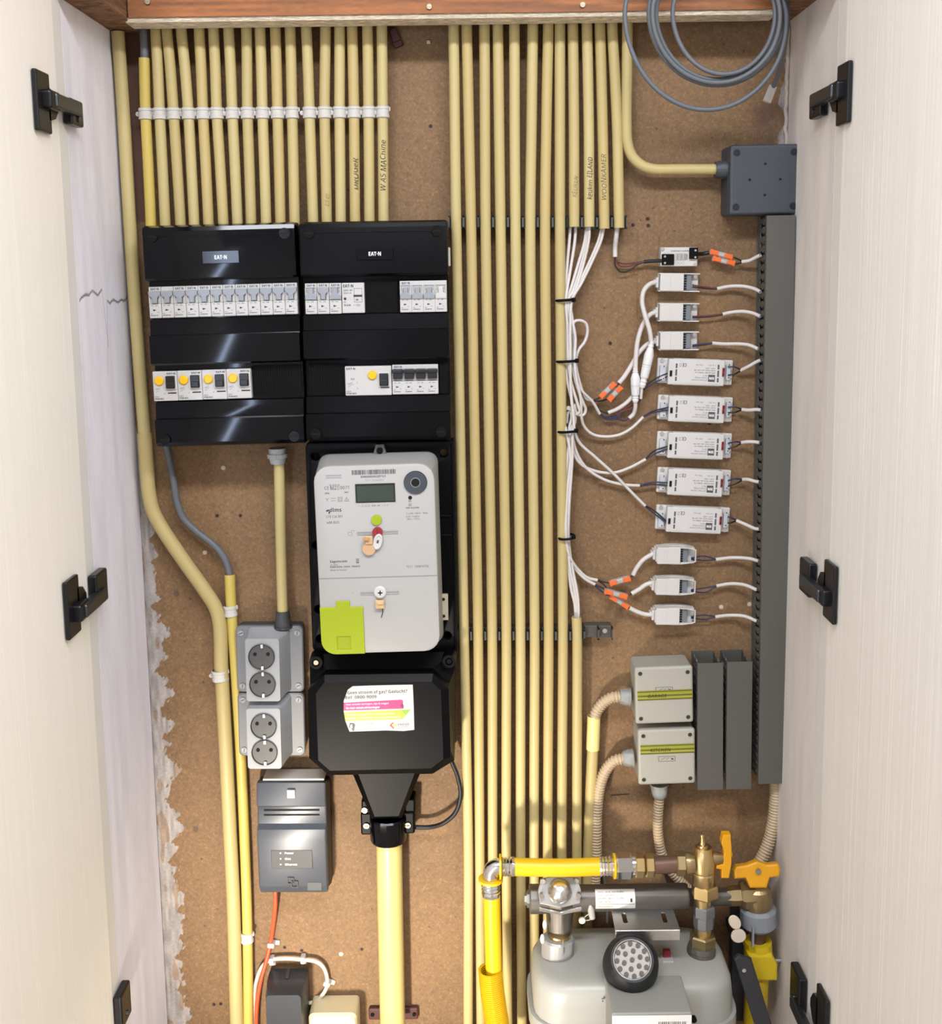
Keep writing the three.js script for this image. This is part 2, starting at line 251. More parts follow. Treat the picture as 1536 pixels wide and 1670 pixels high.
  for (const [n, x, s, ang, tex] of [['door_1', XL, -1, 0.045, grain([243, 237, 224], 0.03, 3)], ['door_2', XR, 1, 0.055, grain([238, 232, 221], 0.07, 30)]]) {
    const d = thing(n, s < 0 ? 'cream cupboard door standing open beside the left side wall' : 'cream wood-grain cupboard door standing open beside the slotted trunking', 'door', V(x, 0.04, JAMB + 0.0114)); d.userData.kind = 'structure'; delete d.userData.category;
    d.rotation.set(0, s * ang, 0);
    mesh('door_panel', rb(0.02, 1.94, 0.47, 0.0015, s * 0.0088, 0.97, 0.235), new THREE.MeshStandardMaterial({ map: tex, bumpMap: tex, bumpScale: 0.0012, roughness: 0.55 }), d);
  }
  // concealed hinges: a cup plate on the door, an arm, a mounting plate on the side wall
  const wallZ = (px, py, x) => { let a = -0.05, b = 0.8; for (let i = 0; i < 40; i++) { const m = (a + b) / 2, q = P(px, py, m).x; if (x < 0 ? q > x : q < x) b = m; else a = m; } return (a + b) / 2; };
  const hinge = (label, s, yTop, yBot, pxOut, pxIn, mPx0, mPx1, mTop, mBot, armY, showPlate) => {
    const x = s < 0 ? XL : XR, zo = wallZ(pxOut, (yTop + yBot) / 2, x), zi = wallZ(pxIn, (yTop + yBot) / 2, x), za = wallZ(mPx0, mTop, x), zb = wallZ(mPx1, mTop, x);
    const Y = (py, z) => P(s < 0 ? mPx0 : mPx0, py, z).y, yc = (Y(yTop, zo) + Y(yBot, zo)) / 2, hh = Y(yTop, zo) - Y(yBot, zo), o = thing('cabinet_hinge', label, 'hinge', V(x, yc, 0), 0, 'black door hinges');
    const xi = -s; // towards the inside of the cupboard
    if (showPlate) {
      const zc = (zo + zi) / 2, zl = Math.abs(zo - zi), xo = s * ((zo - JAMB) * 0.035 - 0.0052);
      mesh('cup_plate', [rb(0.006, hh, zl * 0.62, 0.002, xo, 0, zo - zl * 0.31), ext([[0, -hh * 0.3], [zl * 0.34, -hh * 0.22], [zl * 0.5, -hh * 0.06], [zl * 0.5, hh * 0.06], [zl * 0.34, hh * 0.22], [0, hh * 0.3]], 0.006, 0.001).rotateY(Math.PI / 2).translate(xo - 0.003, 0, zo - zl * 0.5)], MAT.hinge, o);
      const ya = Y(armY, (zi + za) / 2) - yc;
      mesh('arm', rb(0.012, 0.017, Math.max(0.03, (zo + zi) / 2 - (za + zb) / 2 + 0.01), 0.003, xi * 0.012, ya, ((zo + zi) / 2 + (za + zb) / 2) / 2), MAT.hingeSteel, o);
      mesh('arm_cover', rb(0.014, 0.022, zl * 0.5, 0.004, xi * 0.008, ya, (zo + zi) / 2), MAT.hinge, o);
    }
    const zc2 = (za + zb) / 2, mh = Y(mTop, zc2) - Y(mBot, zc2), ym = (Y(mTop, zc2) + Y(mBot, zc2)) / 2 - yc;
    mesh('mounting_plate', [rb(0.012, mh, Math.abs(zb - za), 0.003, xi * 0.007, ym, zc2)], MAT.hinge, o);
    mesh('screw', disc(0.0035, 0.002, 0, 0, 0, 10).rotateY(Math.PI / 2).translate(xi * 0.0138, ym - mh * 0.25, zc2), MAT.hingeSteel, o);
  };
  hinge('black hinge high on the left cream door above the wall crack', -1, 110, 212, 54, 88, 99, 118, 163, 206, 173, true);
  hinge('black hinge halfway down the left cream door', -1, 950, 1045, 105, 137, 140, 159, 932, 985, 980, true);
  hinge('black hinge mounting low on the left side wall', -1, 1612, 1690, 170, 190, 181, 198, 1612, 1665, 1640, false);
  hinge('black hinge high on the grained door beside the dark junction box', 1, 98, 200, 1391, 1362, 1353, 1336, 150, 192, 158, true);
  hinge('black hinge halfway down the grained door beside the trunking', 1, 925, 1020, 1367, 1340, 1335, 1319, 913, 968, 956, true);
  hinge('black hinge mounting low on the right side wall by the gas valve', 1, 1634, 1735, 1352, 1326, 1319, 1303, 1582, 1640, 1662, true);
}

// ---------------------------------------------------------------- conduits and their clips
const CZ = 0.028, CR = 0.0074;
function decalText(text, px, pyTop, pyBot, z, r, parent, opts = {}) { // pencil writing on the front of a conduit, reading upwards
  const a = P(px[0], pyTop, z), b = P(px[1], pyBot, z), L = a.distanceTo(b);
  const t = maskTex(512, 96, (g, w, h) => { g.font = (opts.size || 74) + 'px sans-serif'; g.textBaseline = 'middle'; const m = g.measureText(text).width; g.translate(10, h / 2); g.scale((w - 20) / m, 1); g.transform(1, 0, -0.2, 1, 6, 0);
    let x = 0; for (const ch of text) { const cw = g.measureText(ch).width; g.save(); g.translate(x + cw / 2, 0); g.rotate((rnd() - 0.5) * 0.16); g.scale(1, 0.85 + rnd() * 0.3); g.fillText(ch, -cw / 2, (rnd() - 0.5) * 10); g.restore(); x += cw; } });
  t.center.set(0.5, 0.5); t.rotation = 0;
  const g = new THREE.CylinderGeometry(r + 0.0002, r + 0.0002, L, 16, 1, true, -0.85, 1.7), uv = g.attributes.uv;
  for (let i = 0; i < uv.count; i++) { const u = uv.getX(i), v = uv.getY(i); uv.setXY(i, v, 1 - u); }
  const m = mesh('handwriting', g, ink(t, opts.color || 0x3a3320), parent), mid = a.clone().add(b).multiplyScalar(0.5);
  m.position.copy(mid); m.rotation.z = Math.atan2(a.y - b.y, a.x - b.x) - Math.PI / 2; return m;
}
function conduit(label, pts, r, mat, group, seg) {
  const o = thing('conduit_pipe', label, 'conduit', null, 0, group); mesh('pipe', tube(pts, r, seg || 24, 18), mat, o); return o;
}
const U1 = (u) => 180 + u * 0.3776, LEFTC = [[146, 152, 175], [195, 213, 237], [243, 273, 303], [305, 337, 362], [383, 400, 424], [445, 460, 488], [510, 527, 549], [588, 592, 608], [646, 657, 673], [712, 722, 735], [776, 785, 796], [846, 860, 876], [929, 925, 935], [990, 990, 995], [1044, 1052, 1057], [1110, 1115, 1119], [1172, 1176, 1180]];
const clipShape = (r) => { // an open saddle round a pipe, seen along the pipe
  const s = [], n = 14; for (let i = 0; i <= n; i++) { const a = (-60 + 300 * i / n) * Math.PI / 180; s.push([(r + 0.0022) * Math.sin(a + Math.PI), (r + 0.0022) * Math.cos(a + Math.PI)]); }
  for (let i = n; i >= 0; i--) { const a = (-60 + 300 * i / n) * Math.PI / 180; s.push([(r + 0.0002) * Math.sin(a + Math.PI), (r + 0.0002) * Math.cos(a + Math.PI)]); } return s;
};
function whiteClip(px, py, r, z, label, group, tilt = 0) {
  const c = P(px, py, z), o = thing('pipe_clip', label, 'pipe clip', V(c.x, c.y, z), tilt, group);
  mesh('band', [turned(V(0, -0.0082, 0), V(0, 0.0082, 0), [[0, r + 0.0004], [0.06, r + 0.0021], [0.25, r + 0.0021], [0.3, r + 0.0014], [0.7, r + 0.0014], [0.75, r + 0.0021], [0.94, r + 0.0021], [1, r + 0.0004]], 26), rb(0.008, 0.016, z - r, 0.001, 0, 0, -r - (z - r) / 2 + 0.0006)], MAT.clipWhite, o);
  mesh('ear', turned(V(-r - 0.003, 0, -0.004), V(-r - 0.003, 0, 0.001), [[0, 0], [0, 0.0031], [1, 0.0031], [1, 0]], 16), MAT.clipWhite, o); mesh('catch', rb(0.0025, 0.006, 0.004, 0.001, r + 0.002, 0.0045, -0.001), MAT.clipWhite, o);
  mesh('screw', disc(0.0016, 0.0008, -r - 0.003, 0, 0.0014, 10), MAT.zinc, o);
}
LEFTC.forEach(([a, b, c], i) => {
  const pts = i ? PS([[U1(a) - 1, 8], [U1(a), 45], [U1((a + b) / 2 + (b - a) * 0.03), 110], [U1(b), 185], [U1((b + c) / 2), 270], [U1(c), 366], [U1(c) + 1, 400]], CZ) : PS([[U1(a), 95], [U1(b), 185], [U1((b + c) / 2), 270], [U1(c), 366], [U1(c) + 1, 400]], CZ);
  const written = { 12: 'cream conduit with faint pencil marks above the second black box', 14: 'cream conduit with DROGER written on it above the black boxes', 16: 'cream conduit with WAS MACHINE written on it above the black boxes' }[i];
  const o = conduit(written || (i ? `${ORD[i]} cream conduit from the left wall, clipped above the black boxes` : 'bright yellow conduit holding a grey cable, first in the clipped row above the boxes'), pts, CR, i ? MAT.conduit[i % 5] : MAT.conduitBright, 'conduits above the breaker boxes');
  if (i === 14) decalText('DROGeR', [U1(1058), U1(1062)], 258, 312, CZ, CR, o);
  if (i === 16) decalText('W AS MAChine', [U1(1179), U1(1180)], 228, 315, CZ, CR, o);
  if (i === 12) decalText('Be', [U1(936), U1(936)], 316, 340, CZ, CR, o, { color: 0x9a8a58 });
  whiteClip(U1(b), 186 - i * 0.18, CR, CZ, `${ORD[i]} white clip from the left wall in the row above the black boxes`, 'white clips above the breaker boxes');
});
tag(mesh('grey_cable', tube(PS([[232, 8], [234.5, 60], [236, 100], [238, 130]], CZ), 0.0056, 16), MAT.greyCable), 'short grey cable leaving the top of the bright yellow conduit', 'cable');

// right-hand bank: eight run the full height, four stop at the rail, one bends into the dark junction box
const RT = [[739.6, 741.7, 743.8], [761, 764.6, 768], [790, 790.8, 791.7], [811.7, 813.8, 816], [838.8, 839.2, 840.4], [868.8, 866.7, 864.6], [894, 890.8, 888.8], [912.9, 912.9, 913]];
const RB = [[756.7, 763.7, 763.5], [779.6, 782.4, 784.5], [802.6, 803.4, 806], [825.7, 825.5, 828], [848.7, 849, 851], [871.8, 870.8, 872], [894.6, 893, 894], [917.9, 916, 917]];
RT.forEach(([a, b, c], i) => {
  const [d, e, f] = RB[i];
  conduit(`${ORD[i]} full-height cream conduit from the black boxes in the long bank`, PS([[a, 8], [a, 45], [(a + b) / 2, 120], [b, 208], [c, 363], [c + (d - c) * 0.5, 700], [d, 1035], [d + (e - d) * 0.55, 1220], [e, 1390], [e + (f - e) * 0.5, 1530], [f, 1670], [f + 1, 1760]], CZ), CR, MAT.conduit[(i * 3 + 1) % 5], 'full-height conduits of the long bank', 60);
});
const STUB = [[562, 566, 567, 888], [617, 624, 626, 888], [668, 678, 685, 895], [716, 735, 743, 892]], U2 = (u) => 700 + u / 2.4;
STUB.forEach(([a, b, c, e], i) => {
  const o = conduit(['short cream conduit with half-erased pencil writing ending at the clip rail', 'short cream conduit with EILAND written on it ending at the clip rail', 'short cream conduit with WOONKAMER written on it ending at the clip rail', 'short unmarked cream conduit ending at the clip rail beside the bent one'][i], PS([[U2(a), 8], [U2(a), 45], [U2((a + b) / 2), 120], [U2(b), 208], [U2(b + (c - b) * 0.6), 300], [U2(c), e / 2.4]], CZ), CR, MAT.conduit[(i + 2) % 5], 'short conduits at the clip rail');
  if (i === 0) decalText('KEUKEN', [U2(571), U2(567)], 287, 324, CZ, CR, o, { color: 0x8a7c50 });
  if (i === 1) decalText('keuken EILAND', [U2(627), U2(625)], 256, 328, CZ, CR, o, { color: 0x332c1c });
  if (i === 2) decalText('WOONKAMER', [U2(680), U2(682)], 251, 330, CZ, CR, o, { color: 0x6a5d38 });
});
conduit('cream conduit bending across into the dark grey junction box', PS([[1023, 8], [1022.5, 110], [1021.5, 200], [1023, 232], [1031, 255], [1047, 270], [1066, 276], [1100, 276.3], [1172, 276.3]], CZ), CR, MAT.conduit[0], null, 60);

// dark snap-on saddles in two rails
function saddle(px, py, z, r, label, group, screw) {
  const c = P(px, py, z), o = thing('snap_saddle', label, 'pipe clip', V(c.x, c.y, 0), 0, group), hw = r + 0.0024, H = 0.018;
  mesh('base', [rb(2 * hw + 0.0012, H, z - r - 0.001, 0.001, 0, 0, (z - r - 0.001) / 2)], MAT.clipDark, o);
  for (const s of [-1, 1]) {
    mesh('jaw', [bx(0.0014, H, r * 1.5, s * hw, 0, z - r * 0.25), bx(0.0022, 0.0022, r * 1.5, s * (hw + 0.0003), H / 2 - 0.0011, z - r * 0.25), bx(0.0022, 0.0022, r * 1.5, s * (hw + 0.0003), -H / 2 + 0.0011, z - r * 0.25)], MAT.clipDark, o);
  }
  if (screw) mesh('screw', [disc(0.0036, 0.002, 0, 0.002, z - r + 0.001, 14), disc(0.0012, 0.0006, 0, 0.002, z - r + 0.0022, 8)], MAT.steel, o);
}
const railA = [...RT.map((p) => p[2]), ...STUB.map((p) => U2(p[2]))], railB = [...RB.map((p) => p[0]), 941.1, 964, 987];
railA.forEach((x, i) => saddle(x, 362.5, CZ, CR, `${ORD[i]} dark saddle from the black boxes in the upper clip rail`, 'dark saddles of the upper rail'));
railB.forEach((x, i) => saddle(x, 1036 - (i > 8 ? 3 : 0), CZ, CR, i > 8 ? (i === 10 ? 'empty dark saddle with a steel screw at the end of the lower rail' : 'empty dark saddle in the lower rail beside the short conduit') : `${ORD[i]} dark saddle from the electricity meter in the lower clip rail`, 'dark saddles of the lower rail', i === 10));
conduit('cream conduit with white wires entering its open top at the lower rail', PS([[940, 1006], [941.1, 1036], [941, 1200], [940.4, 1400], [940, 1520], [940, 1640]], CZ), CR, MAT.conduit[2], null, 40);

// left: the thick conduit down the wall, the thin one with the grey cable
const TH = 0.0096;
conduit('thick cream conduit standing in the corner beside the left wall', PS([[192, 52], [201, 180], [209, 320], [219, 480], [229, 620], [236, 712]], 0.022), 0.009, MAT.conduit[3], null, 40);
conduit('thick cream conduit bent aside below the left breaker box and running down', PS([[235.6, 706], [239, 760], [243, 806], [249, 832], [262, 858], [300, 915], [336, 966], [351, 990], [358, 1015], [361, 1090], [368, 1220], [375, 1360], [380, 1460], [386, 1670], [389, 1750]], 0.022), 0.0104, MAT.conduit[2], null, 100);
conduit('bright yellow conduit with a grey cable dropping into its open top', PS([[374.5, 936], [377, 990], [384, 1090], [392, 1220], [398, 1350], [402, 1460], [404, 1560], [405, 1680], [406, 1740]], 0.017), 0.0078, MAT.conduitBright, null, 60);
tag(mesh('grey_cable', tube(PS([[268, 715], [275, 745], [283, 785], [289, 820], [299, 845], [322, 868], [352, 892], [367, 912], [374, 935], [377, 970]], 0.018), 0.0052, 60), MAT.greyCable), 'thick grey cable curving from the left breaker box into the yellow conduit', 'cable');
whiteClip(376, 996, 0.0078, 0.017, 'white clip near the top of the yellow conduit beside the grey cable', 'white clips on the lower left conduits', 0.05);
whiteClip(359, 1101, 0.0104, 0.022, 'white clip round the thick bent conduit beside the grey sockets', 'white clips on the lower left conduits', 0.06);
whiteClip(403, 1528, 0.0078, 0.017, 'white clip round the yellow conduit beside the orange cable', 'white clips on the lower left conduits');
// conduit from the left box down to the sockets
conduit('cream conduit running from the white gland down to the grey sockets', PS([[455, 752], [457, 850], [459, 930], [461, 1000]], 0.03), 0.0078, MAT.conduit[1]);
{
  const a = P(452, 731, 0.03), b = P(453, 756, 0.03), o = thing('cable_gland', 'pale grey gland under the left black breaker box', 'gland', V(0, 0, 0));
  mesh('gland_body', turned(a, b, [[0, 0], [0, 0.0125], [0.35, 0.0125], [0.35, 0.0145], [0.62, 0.0145], [0.66, 0.012], [1, 0.0105], [1, 0]], 24), M(0xb9bcbd, 0.45), o);
  mesh('lock_nut', nut(a.clone().lerp(b, 0.34), a.clone().lerp(b, 0.62), 0.0148), M(0xb0b3b5, 0.45), o);
}
// loose brown wall plugs
{
  const p = P(645, 62, 0.006), o = thing('wall_plug', 'dark red brown plug lying in the board under the beam', 'wall plug', V(p.x, p.y, 0.006), 0.35); mesh('plug_body', [rb(0.012, 0.026, 0.01, 0.002), rb(0.014, 0.006, 0.012, 0.002, 0, -0.008, 0)], MAT.plug, o);
  const q = P(699, 69, 0), n = thing('nail', 'small brass hook screwed into the chipboard below the beam', 'hook', V(q.x, q.y, 0)); mesh('plate', rb(0.006, 0.006, 0.003, 0.001, 0, 0, 0.0015), MAT.brass, n); mesh('pin', disc(0.001, 0.004, 0, 0, 0.004, 8), MAT.zinc, n);
}

// coil of grey network cable hung in front of the beam
{
  const z0 = 0.112, loops = [[1058, 1280, 139, -75], [1019, 1286, 179, -80], [1064, 1274, 135, -70], [1070, 1268, 130, -62], [1097, 1264, 121, -55]];
  const pts = [[1261, 141, 0.05], [1270, 118, 0.07], [1280, 70, 0.09], [1284, 10, 0.108], [1270, -40, 0.112]];
  for (let i = 0; i < loops.length; i++) for (let k = 0; k < 16; k++) {
    const a = Math.PI / 3 + k / 16 * 2 * Math.PI, f = k / 16, A = loops[i], N = loops[Math.min(i + 1, loops.length - 1)], mix = A.map((v, j) => v + (N[j] - v) * Math.max(0, f - 0.75) * 4);
    const cx = (mix[0] + mix[1]) / 2, rx = (mix[1] - mix[0]) / 2, cy = 20, ry = Math.sin(a) > 0 ? 20 - mix[3] : mix[2] - 20;
    pts.push([cx + rx * Math.cos(a), cy - ry * Math.sin(a), z0 + 0.006 * (i % 3) + 0.003 * Math.sin(a * 2 + i)]);
  }
  const o = thing('network_cable', 'coiled grey network cable with a clear plug hanging from the beam', 'cable');
  mesh('cable', tube(PS(pts), 0.0031, 460, 10), MAT.greyCable, o);
  const a = P(1261, 140, 0.05), b = P(1249, 167, 0.045), pl = mesh('plug', rb(0.011, a.distanceTo(b), 0.008, 0.001), MAT.clear, o); pl.position.copy(a).add(b).multiplyScalar(0.5); pl.rotation.z = Math.atan2(b.x - a.x, a.y - b.y);
  const wi = []; for (let k = 0; k < 6; k++) wi.push(bx(0.0007, 0.012, 0.0007, -0.004 + k * 0.0016, -0.003, 0.0015)); const w = mesh('plug_wires', wi, M(0xa8866a, 0.5), pl);
}

// ---------------------------------------------------------------- breaker boxes
const SLOT = 0.066;
function distributionBox(label, q, gloss) {
  const o = thing('breaker_box', label, 'breaker box', V(q.x, q.y, 0), q.turn, 'black breaker boxes'), { w, h } = q, y = (t) => h / 2 - t * h, mat = gloss ? MAT.blackGloss : MAT.black;
  const prof = [[0, 0.045], [0.002, 0.074], [0.012, 0.084], [0.03, 0.086], [0.236, 0.086], [0.246, 0.082], [0.249, SLOT], [0.416, SLOT], [0.418, 0.0745], [0.475, 0.077], [0.487, 0.0775], [0.49, 0.0855], [0.615, 0.0855], [0.624, 0.081], [0.626, SLOT], [0.79, SLOT], [0.793, 0.0745], [0.857, 0.077], [0.866, 0.0775], [0.869, 0.0855], [0.975, 0.0855], [0.992, 0.081], [1, 0.07], [1, 0.045]];
  const shape = prof.map(([t, z]) => [z, y(t)]);
  mesh('cover', toCreasedNormals(ext(shape, w, 0.003).rotateY(-Math.PI / 2).translate(w / 2, 0, 0), 0.5), mat, o);
  mesh('base', rb(w * 0.985, h * 0.985, 0.046, 0.004, 0, 0, 0.0235), MAT.black, o);
  for (const [sx, t] of [[-1, 0.052], [1, 0.052], [-1, 0.96], [1, 0.96]]) {
    const s = mesh('cover_screw', disc(0.0075, 0.0016, sx * (w / 2 - 0.014), y(t), 0.0866, 24), gloss ? MAT.blackGloss : MAT.blackMatte, o); mesh('screw_slot', bx(0.012, 0.0016, 0.0004, sx * (w / 2 - 0.014), y(t), 0.0875), MAT.hole, s);
  }
  const lg = maskTex(256, 72, (g, W, H) => { g.font = 'bold 62px sans-serif'; g.textAlign = 'center'; g.textBaseline = 'middle'; g.fillText('EAT·N', W / 2, H / 2 + 2); });
  mesh('badge', rb(0.05, 0.017, 0.0016, 0.0006, 0.002, y(0.148), 0.0866), mat, o);
  mesh('brand_lettering', plane(0.026, 0.0085, 0.002, y(0.148), 0.0877), ink(lg, 0xe9ecee), o);
  mesh('groove', bx(w * 0.8, 0.0008, 0.0006, 0, y(0.052), 0.0862), MAT.blackMatte, o);
  o.userData.size = [w, h]; return o;
}
const local = (o, x, y, z) => { o.updateMatrixWorld(true); return o.localToWorld(V(x, y, z)); };
const q1 = Q([229, 366], [481, 362], [496, 724], [254, 733], 0.086), q2 = Q([487, 361], [728, 357], [737, 718], [498, 722], 0.086);
const box1 = distributionBox('glossy black breaker box with twelve levers beside the left wall', q1, true), box2 = distributionBox('matt black breaker box with slotted screws above the electricity meter', q2, false);
function blank(box, x0, x1, t0, t1) { // ribbed blanking strip
  const [w, h] = box.userData.size, ww = (x1 - x0) * w, g = [bx(ww, (t1 - t0) * h, 0.004, 0, 0, 0.002)], n = Math.round(ww / 0.0032);
  for (let i = 0; i < n; i++) g.push(bx(0.0014, (t1 - t0) * h - 0.003, 0.0012, -ww / 2 + (i + 0.5) * ww / n, 0, 0.0045));
  const m = mesh('blanking_strip', g, MAT.blackMatte, box); m.position.set(((x0 + x1) / 2 - 0.5) * w, h / 2 - (t0 + t1) / 2 * h, SLOT);
}
blank(box1, 0.66, 0.985, 0.638, 0.775); blank(box2, 0.425, 0.65, 0.262, 0.414); blank(box2, 0.03, 0.28, 0.645, 0.79); blank(box2, 0.925, 0.985, 0.645, 0.79);
const eatonInk = maskTex(128, 48, (g, W, H) => { g.font = 'bold 40px sans-serif'; g.textAlign = 'center'; g.textBaseline = 'middle'; g.fillText('EAT·N', W / 2, H / 2); });
const rateInk = maskTex(128, 128, (g) => { g.beginPath(); g.moveTo(40, 44); g.lineTo(78, 54); g.lineTo(40, 64); g.fill(); g.font = '13px sans-serif'; g.fillText('B16', 20, 14); g.fillText('230V', 64, 14); g.fillRect(84, 74, 20, 3); g.fillText('PL6-', 10, 92); g.font = 'bold 15px sans-serif'; g.fillText('PL6-B16/1N', 10, 110); });
const rcdInk = maskTex(256, 256, (g) => { g.font = '20px sans-serif'; g.fillText('TEST', 50, 118); g.save(); g.translate(24, 180); g.rotate(-0.55); g.fillRect(0, 0, 60, 2); g.fillRect(10, -16, 50, 2); g.restore(); g.strokeRect(16, 150, 40, 1); g.font = 'bold 20px sans-serif'; g.fillText('PFIM-40/2', 8, 246); g.font = '16px sans-serif'; g.fillText('0.03 A', 8, 226); g.fillText('I', 112, 150); g.fillText('0', 112, 200); });
const transInk = maskTex(256, 320, (g) => { g.font = 'bold 46px sans-serif'; g.fillText('EAT·N', 8, 44); g.font = '26px sans-serif'; g.fillText('230V~ 8V', 12, 84); g.fillText('50Hz 1A', 12, 114); g.beginPath(); g.arc(32, 168, 16, 0, 7); g.fill(); g.beginPath(); g.moveTo(64, 184); g.lineTo(84, 152); g.lineTo(104, 184); g.stroke(); g.fillText('CE', 12, 214); g.font = 'bold 26px sans-serif'; g.fillText('TR-G/8', 12, 248); g.lineWidth = 3; g.strokeRect(140, 56, 92, 150); g.fillRect(132, 126, 104, 22); g.fillText('8V', 160, 190); g.font = '30px sans-serif'; g.fillText('~ 12O', 130, 250); });
function lever(parent, w, h, cy, up, mat, x = 0) { // flared handle over a narrow stem
  const s = up ? 1 : -1, W = w * 0.5;
  mesh('lever', ext([[-W, s * h * 0.46], [W, s * h * 0.46], [W, s * h * 0.2], [W * 0.86, s * h * 0.1], [W * 0.44, -s * h * 0.02], [W * 0.4, -s * h * 0.44], [-W * 0.4, -s * h * 0.44], [-W * 0.44, -s * h * 0.02], [-W * 0.86, s * h * 0.1], [-W, s * h * 0.2]].map(([a, b]) => [a + x, b + cy]), 0.007, 0.0009, 0.0062), mat, parent);
}
function breakerBody(o, w, h, poles = 1) {
  const top = h * 0.15, mid0 = h * 0.14, mid1 = h * 0.55, g = [rb(w, h, 0.007, 0.0008, 0, 0, 0.0035), rb(w, top, 0.0085, 0.0008, 0, h / 2 - top / 2, 0.0043), rb(w, h - mid1, 0.0115, 0.0012, 0, -h / 2 + (h - mid1) / 2, 0.0058)];
  const pw = w / poles;
  for (let i = 0; i < poles; i++) for (const s of [-1, 1]) g.push(rb(pw * 0.1, mid1 - mid0, 0.0115, 0.0006, (i - (poles - 1) / 2) * pw + s * pw * 0.44, h / 2 - (mid0 + mid1) / 2, 0.0058), rb(pw * 0.2, (mid1 - mid0) * 0.6, 0.0095, 0.0006, (i - (poles - 1) / 2) * pw + s * pw * 0.34, h / 2 - mid1 + (mid1 - mid0) * 0.3, 0.0048));
  mesh('body', g, MAT.breaker, o);
}
function place(box, name, label, cat, x0, x1, t0, t1, group) {
  const [w, h] = box.userData.size, p = local(box, ((x0 + x1) / 2 - 0.5) * w, h / 2 - (t0 + t1) / 2 * h, SLOT + 0.0006), o = thing(name, label, cat, p, box.rotation.z, group);
  return [o, (x1 - x0) * w - 0.0003, (t1 - t0) * h];
}
const bmat = new Map(); const inkM = (t, c) => { const k = t.uuid + c; if (!bmat.has(k)) bmat.set(k, ink(t, c)); return bmat.get(k); };
function breaker(box, x0, x1, t0, t1, label, up, group, named = true) {
  const [o, w, h] = place(box, 'circuit_breaker', label, 'circuit breaker', x0, x1, t0, t1, group);
  breakerBody(o, w, h); lever(o, w * 0.98, h * 0.42, h * 0.5 - h * 0.34, up, MAT.toggle);
  if (named) mesh('brand_print', plane(w * 0.8, h * 0.12, 0, h * 0.43, 0.0087), inkM(eatonInk, 0x1a2440), o);
  mesh('rating_print', plane(w * 0.96, h * 0.42, 0, -h * 0.275, 0.0117), inkM(rateInk, 0x201c1c), o);
}
for (let i = 0; i < 12; i++) { const a = 0.008 + i * 0.0818, t = 0.272 - i * 0.0002; breaker(box1, a, a + 0.0818, t, t + 0.14, i === 1 ? 'unlettered circuit breaker with grey lever, second from the left wall' : `${ORD[i]} grey-levered circuit breaker from the left wall in the twelve-way row`, true, 'breakers of the twelve-way row', i !== 1); }
for (let i = 0; i < 3; i++) breaker(box2, 0.022 + i * 0.083, 0.022 + (i + 1) * 0.083, 0.276, 0.415, ['circuit breaker with lowered grey lever beside the twelve-way row', 'circuit breaker with raised grey lever between two lowered ones', 'circuit breaker with lowered grey lever beside the bell transformer'][i], i === 1, 'breakers of the second box');
{
  const [o, w, h] = place(box2, 'bell_transformer', 'white bell transformer module with symbols beside three breakers', 'transformer', 0.273, 0.428, 0.276, 0.413); mesh('body', rb(w, h, 0.0115, 0.0012, 0, 0, 0.0058), MAT.breaker, o); mesh('print', plane(w * 0.96, h * 0.96, 0, 0, 0.0117), ink(transInk, 0x22252c), o);
  const [p, w2, h2] = place(box2, 'main_breaker', 'white four-pole breaker with lowered grey levers in the second box', 'circuit breaker', 0.667, 0.988, 0.272, 0.414); breakerBody(p, w2, h2, 4);
  for (let i = 0; i < 4; i++) { lever(p, w2 / 4 * 0.96, h2 * 0.42, h2 * 0.5 - h2 * 0.38, false, i === 3 ? MAT.breaker : MAT.toggle, (i - 1.5) * w2 / 4); mesh('rating_print', plane(w2 / 4 * 0.9, h2 * 0.4, (i - 1.5) * w2 / 4, -h2 * 0.275, 0.0117), inkM(rateInk, 0x201c1c), p); }
  mesh('brand_print', plane(w2 * 0.2, h2 * 0.12, -w2 * 0.37, h2 * 0.43, 0.0087), inkM(eatonInk, 0x1a2440), p);
  for (let i = 1; i < 4; i++) mesh('pole_seam', bx(0.0004, h2 * 0.44, 0.0003, (i - 2) * w2 / 4, -h2 * 0.275, 0.0117), MAT.midGrey, p);
}
function rcd(box, x0, x1, t0, t1, label, bxp, rxp, ryp, group) {
  const [o, w, h] = place(box, 'residual_current_breaker', label, 'circuit breaker', x0, x1, t0, t1, group);
  mesh('body', rb(w, h, 0.0115, 0.0012, 0, 0, 0.0058), MAT.breaker, o);
  mesh('test_button', turned(V(bxp * w, h * 0.19, 0.0116), V(bxp * w, h * 0.19, 0.0145), [[0, 0], [0, 0.0063], [0.6, 0.0063], [1, 0.005], [1, 0]], 24), MAT.button, o);
  mesh('rocker', [rb(0.0125, 0.0175, 0.006, 0.001, rxp * w, ryp * h, 0.0135), rb(0.0105, 0.008, 0.0045, 0.001, rxp * w, ryp * h - 0.004, 0.0155)], MAT.rocker, o);
  mesh('rocker_frame', rb(0.0158, 0.0205, 0.0012, 0.0005, rxp * w, ryp * h, 0.0121), MAT.white, o);
  mesh('state_bar', bx(0.012, 0.0016, 0.0005, rxp * w + 0.001, -h * 0.23, 0.0118), M(0x3a1518, 0.5), o);
  mesh('print', plane(Math.min(w * 0.97, 0.036), h * 0.97, -w / 2 + Math.min(w * 0.97, 0.036) / 2 + 0.0005, 0, 0.0117), inkM(rcdInk, 0x4a4a4e), o);
  mesh('brand_print', plane(0.0145, h * 0.12, x1 - x0 > 0.2 ? -w * 0.37 : rxp * w + 0.001, h * 0.42, 0.0117), inkM(eatonInk, 0x1a2440), o);
}
